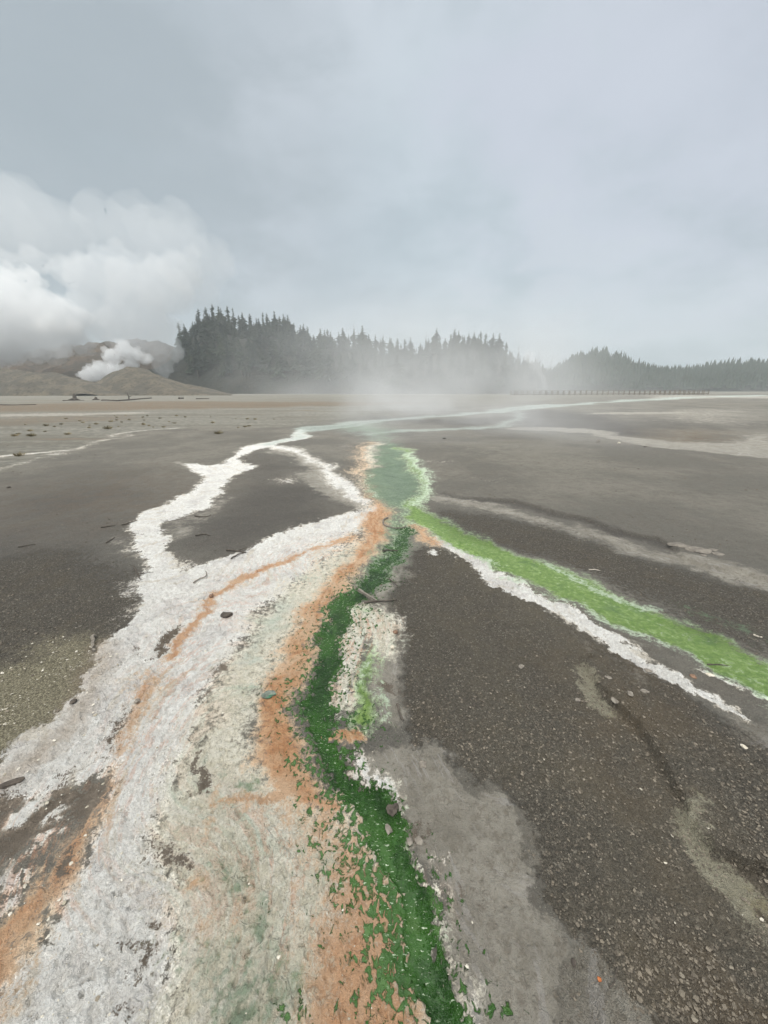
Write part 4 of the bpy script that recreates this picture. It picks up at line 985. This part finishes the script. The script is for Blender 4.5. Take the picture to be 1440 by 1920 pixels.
def tuft_mesh(seed):
    rs = random.Random(seed); vs, fs = [], []
    for k in range(70):
        a = rs.uniform(0, 6.283); r = rs.uniform(0, .5); h = rs.uniform(.35, 1.0) * (1 - r * .8); ln = rs.uniform(.1, .5)
        x, y = r * math.cos(a), r * math.sin(a); s_ = rs.uniform(.02, .05); p = Vector((-math.sin(a), math.cos(a), 0)) * s_
        i0 = len(vs); e = Vector((x + ln * math.cos(a), y + ln * math.sin(a), h))
        vs += [tuple(Vector((x, y, -.04)) - p), tuple(Vector((x, y, -.04)) + p), tuple((Vector((x, y, 0)) + e) / 2 + Vector((0, 0, .1)) + p * .7), tuple(e)]
        fs += [(i0, i0 + 1, i0 + 2), (i0, i0 + 2, i0 + 3)]
    me = np_mesh('grass_tuft', np.array(vs), np.array(fs), False); me.materials.append(M_tuft); return me
tm_ = [tuft_mesh(s_) for s_ in (1, 2, 3)]
def tuft(px, py, s_, label, group=None):
    x, y = map(float, ground_at(px, py)); o = link('grass_tuft', random.choice(tm_)); o.location = (x, y, gz(x, y)); o.scale = (s_, s_, s_ * .8)
    o.rotation_euler = (0, 0, random.uniform(0, 6.28)); tag(o, label, 'grass tuft', group)
tuft(60, 819, .20, 'largest dark grass tuft on the pale flat at far left')
tuft(127, 815, .17, 'round dry tuft right of the largest dark tuft on the pale flat')
tuft(202, 804, .28, 'upright dry tuft in the middle of the pale left flat')
tuft(36, 855, .17, 'dark tuft between the two white lines at far left')
tuft(410, 814, .24, 'dry tuft near the mud edge at the right of the pale flat')
for k in range(46):
    px = random.uniform(0, 520); py = random.uniform(778, 803) + max(0, (200 - px)) * random.uniform(0, .18)
    tuft(px, py, random.uniform(.06, .17), 'low dry grass tuft scattered over the pale flat', 'low dry tufts on the pale left flat')

# ------------------------------------------------------------------ steam and haze
def vol_mat(name, density, colr=(.97, .98, 1.0), aniso=.25, noise_=None):
    m_ = bpy.data.materials.new(name); m_.use_nodes = True; q = N(m_.node_tree)
    v = q.new('ShaderNodeVolumePrincipled'); v.inputs['Color'].default_value = (*colr, 1); v.inputs['Anisotropy'].default_value = aniso
    v.inputs['Density'].default_value = density
    if noise_:
        g = q.new('ShaderNodeNewGeometry'); sc, lo, hi = noise_
        nn = q.noise(q.vm('MULTIPLY', g.outputs['Position'], (1, 1, 1.3)), sc, 4, .55, .5)
        q.put(v.inputs['Density'], q.m('MULTIPLY', q.step(nn, lo, hi), density))
    o = q.new('ShaderNodeOutputMaterial'); q.put(o.inputs['Volume'], v.outputs[0]); return m_
tex1 = bpy.data.textures.new('billow', 'CLOUDS'); tex1.noise_scale = 5.0; tex1.noise_depth = 2
tex2 = bpy.data.textures.new('billow_fine', 'CLOUDS'); tex2.noise_scale = 1.6; tex2.noise_depth = 3
def puff(name, balls, mat, voxel, a1, a2, s1=None, s2=None):
    """closed billowing body grown from overlapping balls (merged by a voxel remesh)"""
    bm = bmesh.new()
    for (c, r, sq) in balls:
        bmesh.ops.create_icosphere(bm, subdivisions=2, radius=r, matrix=Matrix.Translation(c) @ Matrix.Diagonal((1, 1, sq, 1)))
    o = obj(name, bm, mat)
    m_ = o.modifiers.new('merge', 'REMESH'); m_.mode = 'VOXEL'; m_.voxel_size = voxel
    for a_, tx, sz in ((a1, tex1, s1), (a2, tex2, s2)):
        if not a_: continue
        if sz: tx = tx.copy(); tx.noise_scale = sz
        dm = o.modifiers.new('billow', 'DISPLACE'); dm.texture = tx; dm.texture_coords = 'GLOBAL'; dm.strength = a_; dm.mid_level = .5
    tag(o, kind='stuff'); return o
rs = random.Random(3)
def balls(pts, D, gen=2, n1=8, sq=.9):
    """cauliflower: every ball carries smaller balls on its upper side, and those smaller ones again"""
    out = []
    def grow(c, r, g):
        out.append((c, r, sq))
        if g == 0: return
        for k in range(n1 if g == gen else 4):
            a = rs.uniform(0, 6.283); e = rs.uniform(-.35, 1.0)
            u = Vector((math.cos(a) * math.sqrt(1 - e * e), math.sin(a) * math.sqrt(1 - e * e), e))
            if u.y > .5: u.y = -u.y
            grow(c + u * r * .95, r * rs.uniform(.25, .5), g - 1)
    for (px, py, rp, *dd) in pts:
        Dq = D + (dd[0] if dd else 0); grow(far_at(px, py, Dq), rp * Dq / 1.047 / FPX, gen)
    return out
M_s1 = vol_mat('dense_steam', .38, (.93, .94, .95), 0.0); M_s2 = vol_mat('thick_steam', .19, (.96, .965, .97), 0.0); M_s3 = vol_mat('thin_steam', .08, (.91, .925, .94), 0.0)
puff('vent_steam', balls([(170, 704, 15), (190, 696, 17), (212, 700, 14), (185, 710, 10), (230, 692, 10, 3), (158, 712, 7), (212, 668, 15, 4), (233, 656, 15, 5), (252, 664, 14, 6), (272, 674, 12, 7), (248, 682, 12, 6), (208, 682, 11, 3)], 118), M_s1, .3, 1.4, 1.0, 1.8, .7)
puff('steam_cloud', balls([(-60, 620, 80), (10, 590, 54), (50, 560, 38), (95, 595, 46), (40, 640, 30), (-120, 560, 70), (85, 640, 24), (15, 545, 26), (130, 625, 26, 4), (60, 525, 18), (20, 665, 22), (70, 662, 20), (115, 655, 18), (-40, 670, 30)], 128), M_s2, .6, 3.4, 2.4, 4.5, 1.7)
puff('drifting_steam', balls([(190, 525, 44), (250, 530, 48), (320, 545, 42), (170, 590, 44), (250, 610, 46), (295, 650, 32), (270, 570, 50), (215, 490, 26), (345, 510, 34, 10), (305, 690, 20), (130, 510, 28), (70, 490, 24), (0, 495, 30), (150, 640, 26), (100, 660, 22), (40, 668, 20), (240, 640, 30), (190, 600, 40), (290, 610, 36), (320, 660, 22), (60, 640, 30), (120, 620, 36)], 136), M_s3, .8, 4, 2.8, 6, 2.0)
puff('upper_steam', balls([(330, 470, 60), (400, 490, 36), (260, 440, 50), (200, 430, 44), (100, 430, 58), (380, 540, 36), (0, 420, 64)], 145, 1), vol_mat('faint_steam', .03, (.88, .90, .92), aniso=0.0), 2.0, 6, 3, 9, 3)
def mist(name, x0, x1, y0, y1, h, dens, sc, lo, hi, stretch=(1, 1, 1.6)):
    """a bank of ground mist: densest at the ground, thinning upwards and towards its sides, broken by drifting noise"""
    bm = bmesh.new(); box(bm, ((x0 + x1) / 2, (y0 + y1) / 2, h / 2 - .4), (x1 - x0, y1 - y0, h + .8))
    m_ = bpy.data.materials.new(name); m_.use_nodes = True; q = N(m_.node_tree)
    v = q.new('ShaderNodeVolumePrincipled'); v.inputs['Color'].default_value = (.98, .99, 1, 1); v.inputs['Anisotropy'].default_value = .1
    g = q.new('ShaderNodeNewGeometry'); P = g.outputs['Position']; se = q.new('ShaderNodeSeparateXYZ'); q.put(se.inputs[0], P)
    f = q.m('POWER', q.m('SUBTRACT', 1.0, q.m('DIVIDE', se.outputs[2], h), clamp=True), 1.8)
    wx_, wy_ = (x1 - x0) * .25, (y1 - y0) * .3
    for sock, a_, b_, w_ in ((se.outputs[0], x0, x1, wx_), (se.outputs[1], y0, y1, wy_)):
        f = q.m('MULTIPLY', f, q.m('MULTIPLY', q.step(sock, a_, a_ + w_), q.step(sock, b_, b_ - w_)))
    nn = q.noise(q.vm('MULTIPLY', P, stretch), sc, 3, .55, .6)
    q.put(v.inputs['Density'], q.m('MULTIPLY', q.m('MULTIPLY', f, q.step(nn, lo, hi)), dens))
    o = q.new('ShaderNodeOutputMaterial'); q.put(o.inputs['Volume'], v.outputs[0])
    return tag(obj(name, bm, m_), kind='stuff')
mist('ground_mist', -52, 75, 92, 150, 32, .036, .035, .22, .75)
mist('ground_mist', 30, 260, 105, 260, 18, .010, .022, .45, .85)
mist('stream_mist', -3.5, 9, 7, 40, 6.5, .16, .22, .36, .72)
puff('wisp_of_steam', balls([(1024, 729, 3), (1023, 724, 4), (1021, 718, 4), (1019, 712, 5), (1016, 706, 5), (1013, 700, 6), (1009, 694, 6), (1005, 688, 7), (1001, 682, 8), (996, 675, 9), (990, 668, 10)], 125, 1, 5), vol_mat('wisp', .16, aniso=0.0), .3, 1.0, .7, 2, .8)
# the air itself
bm = bmesh.new(); box(bm, (0, 230, 37.5), (1500, 860, 79)); hz = obj('haze', bm, vol_mat('haze', .0010, (.90, .97, 1.0), .2)); tag(hz, kind='stuff')
print('trees', n_tree, 'pebble sheets done')
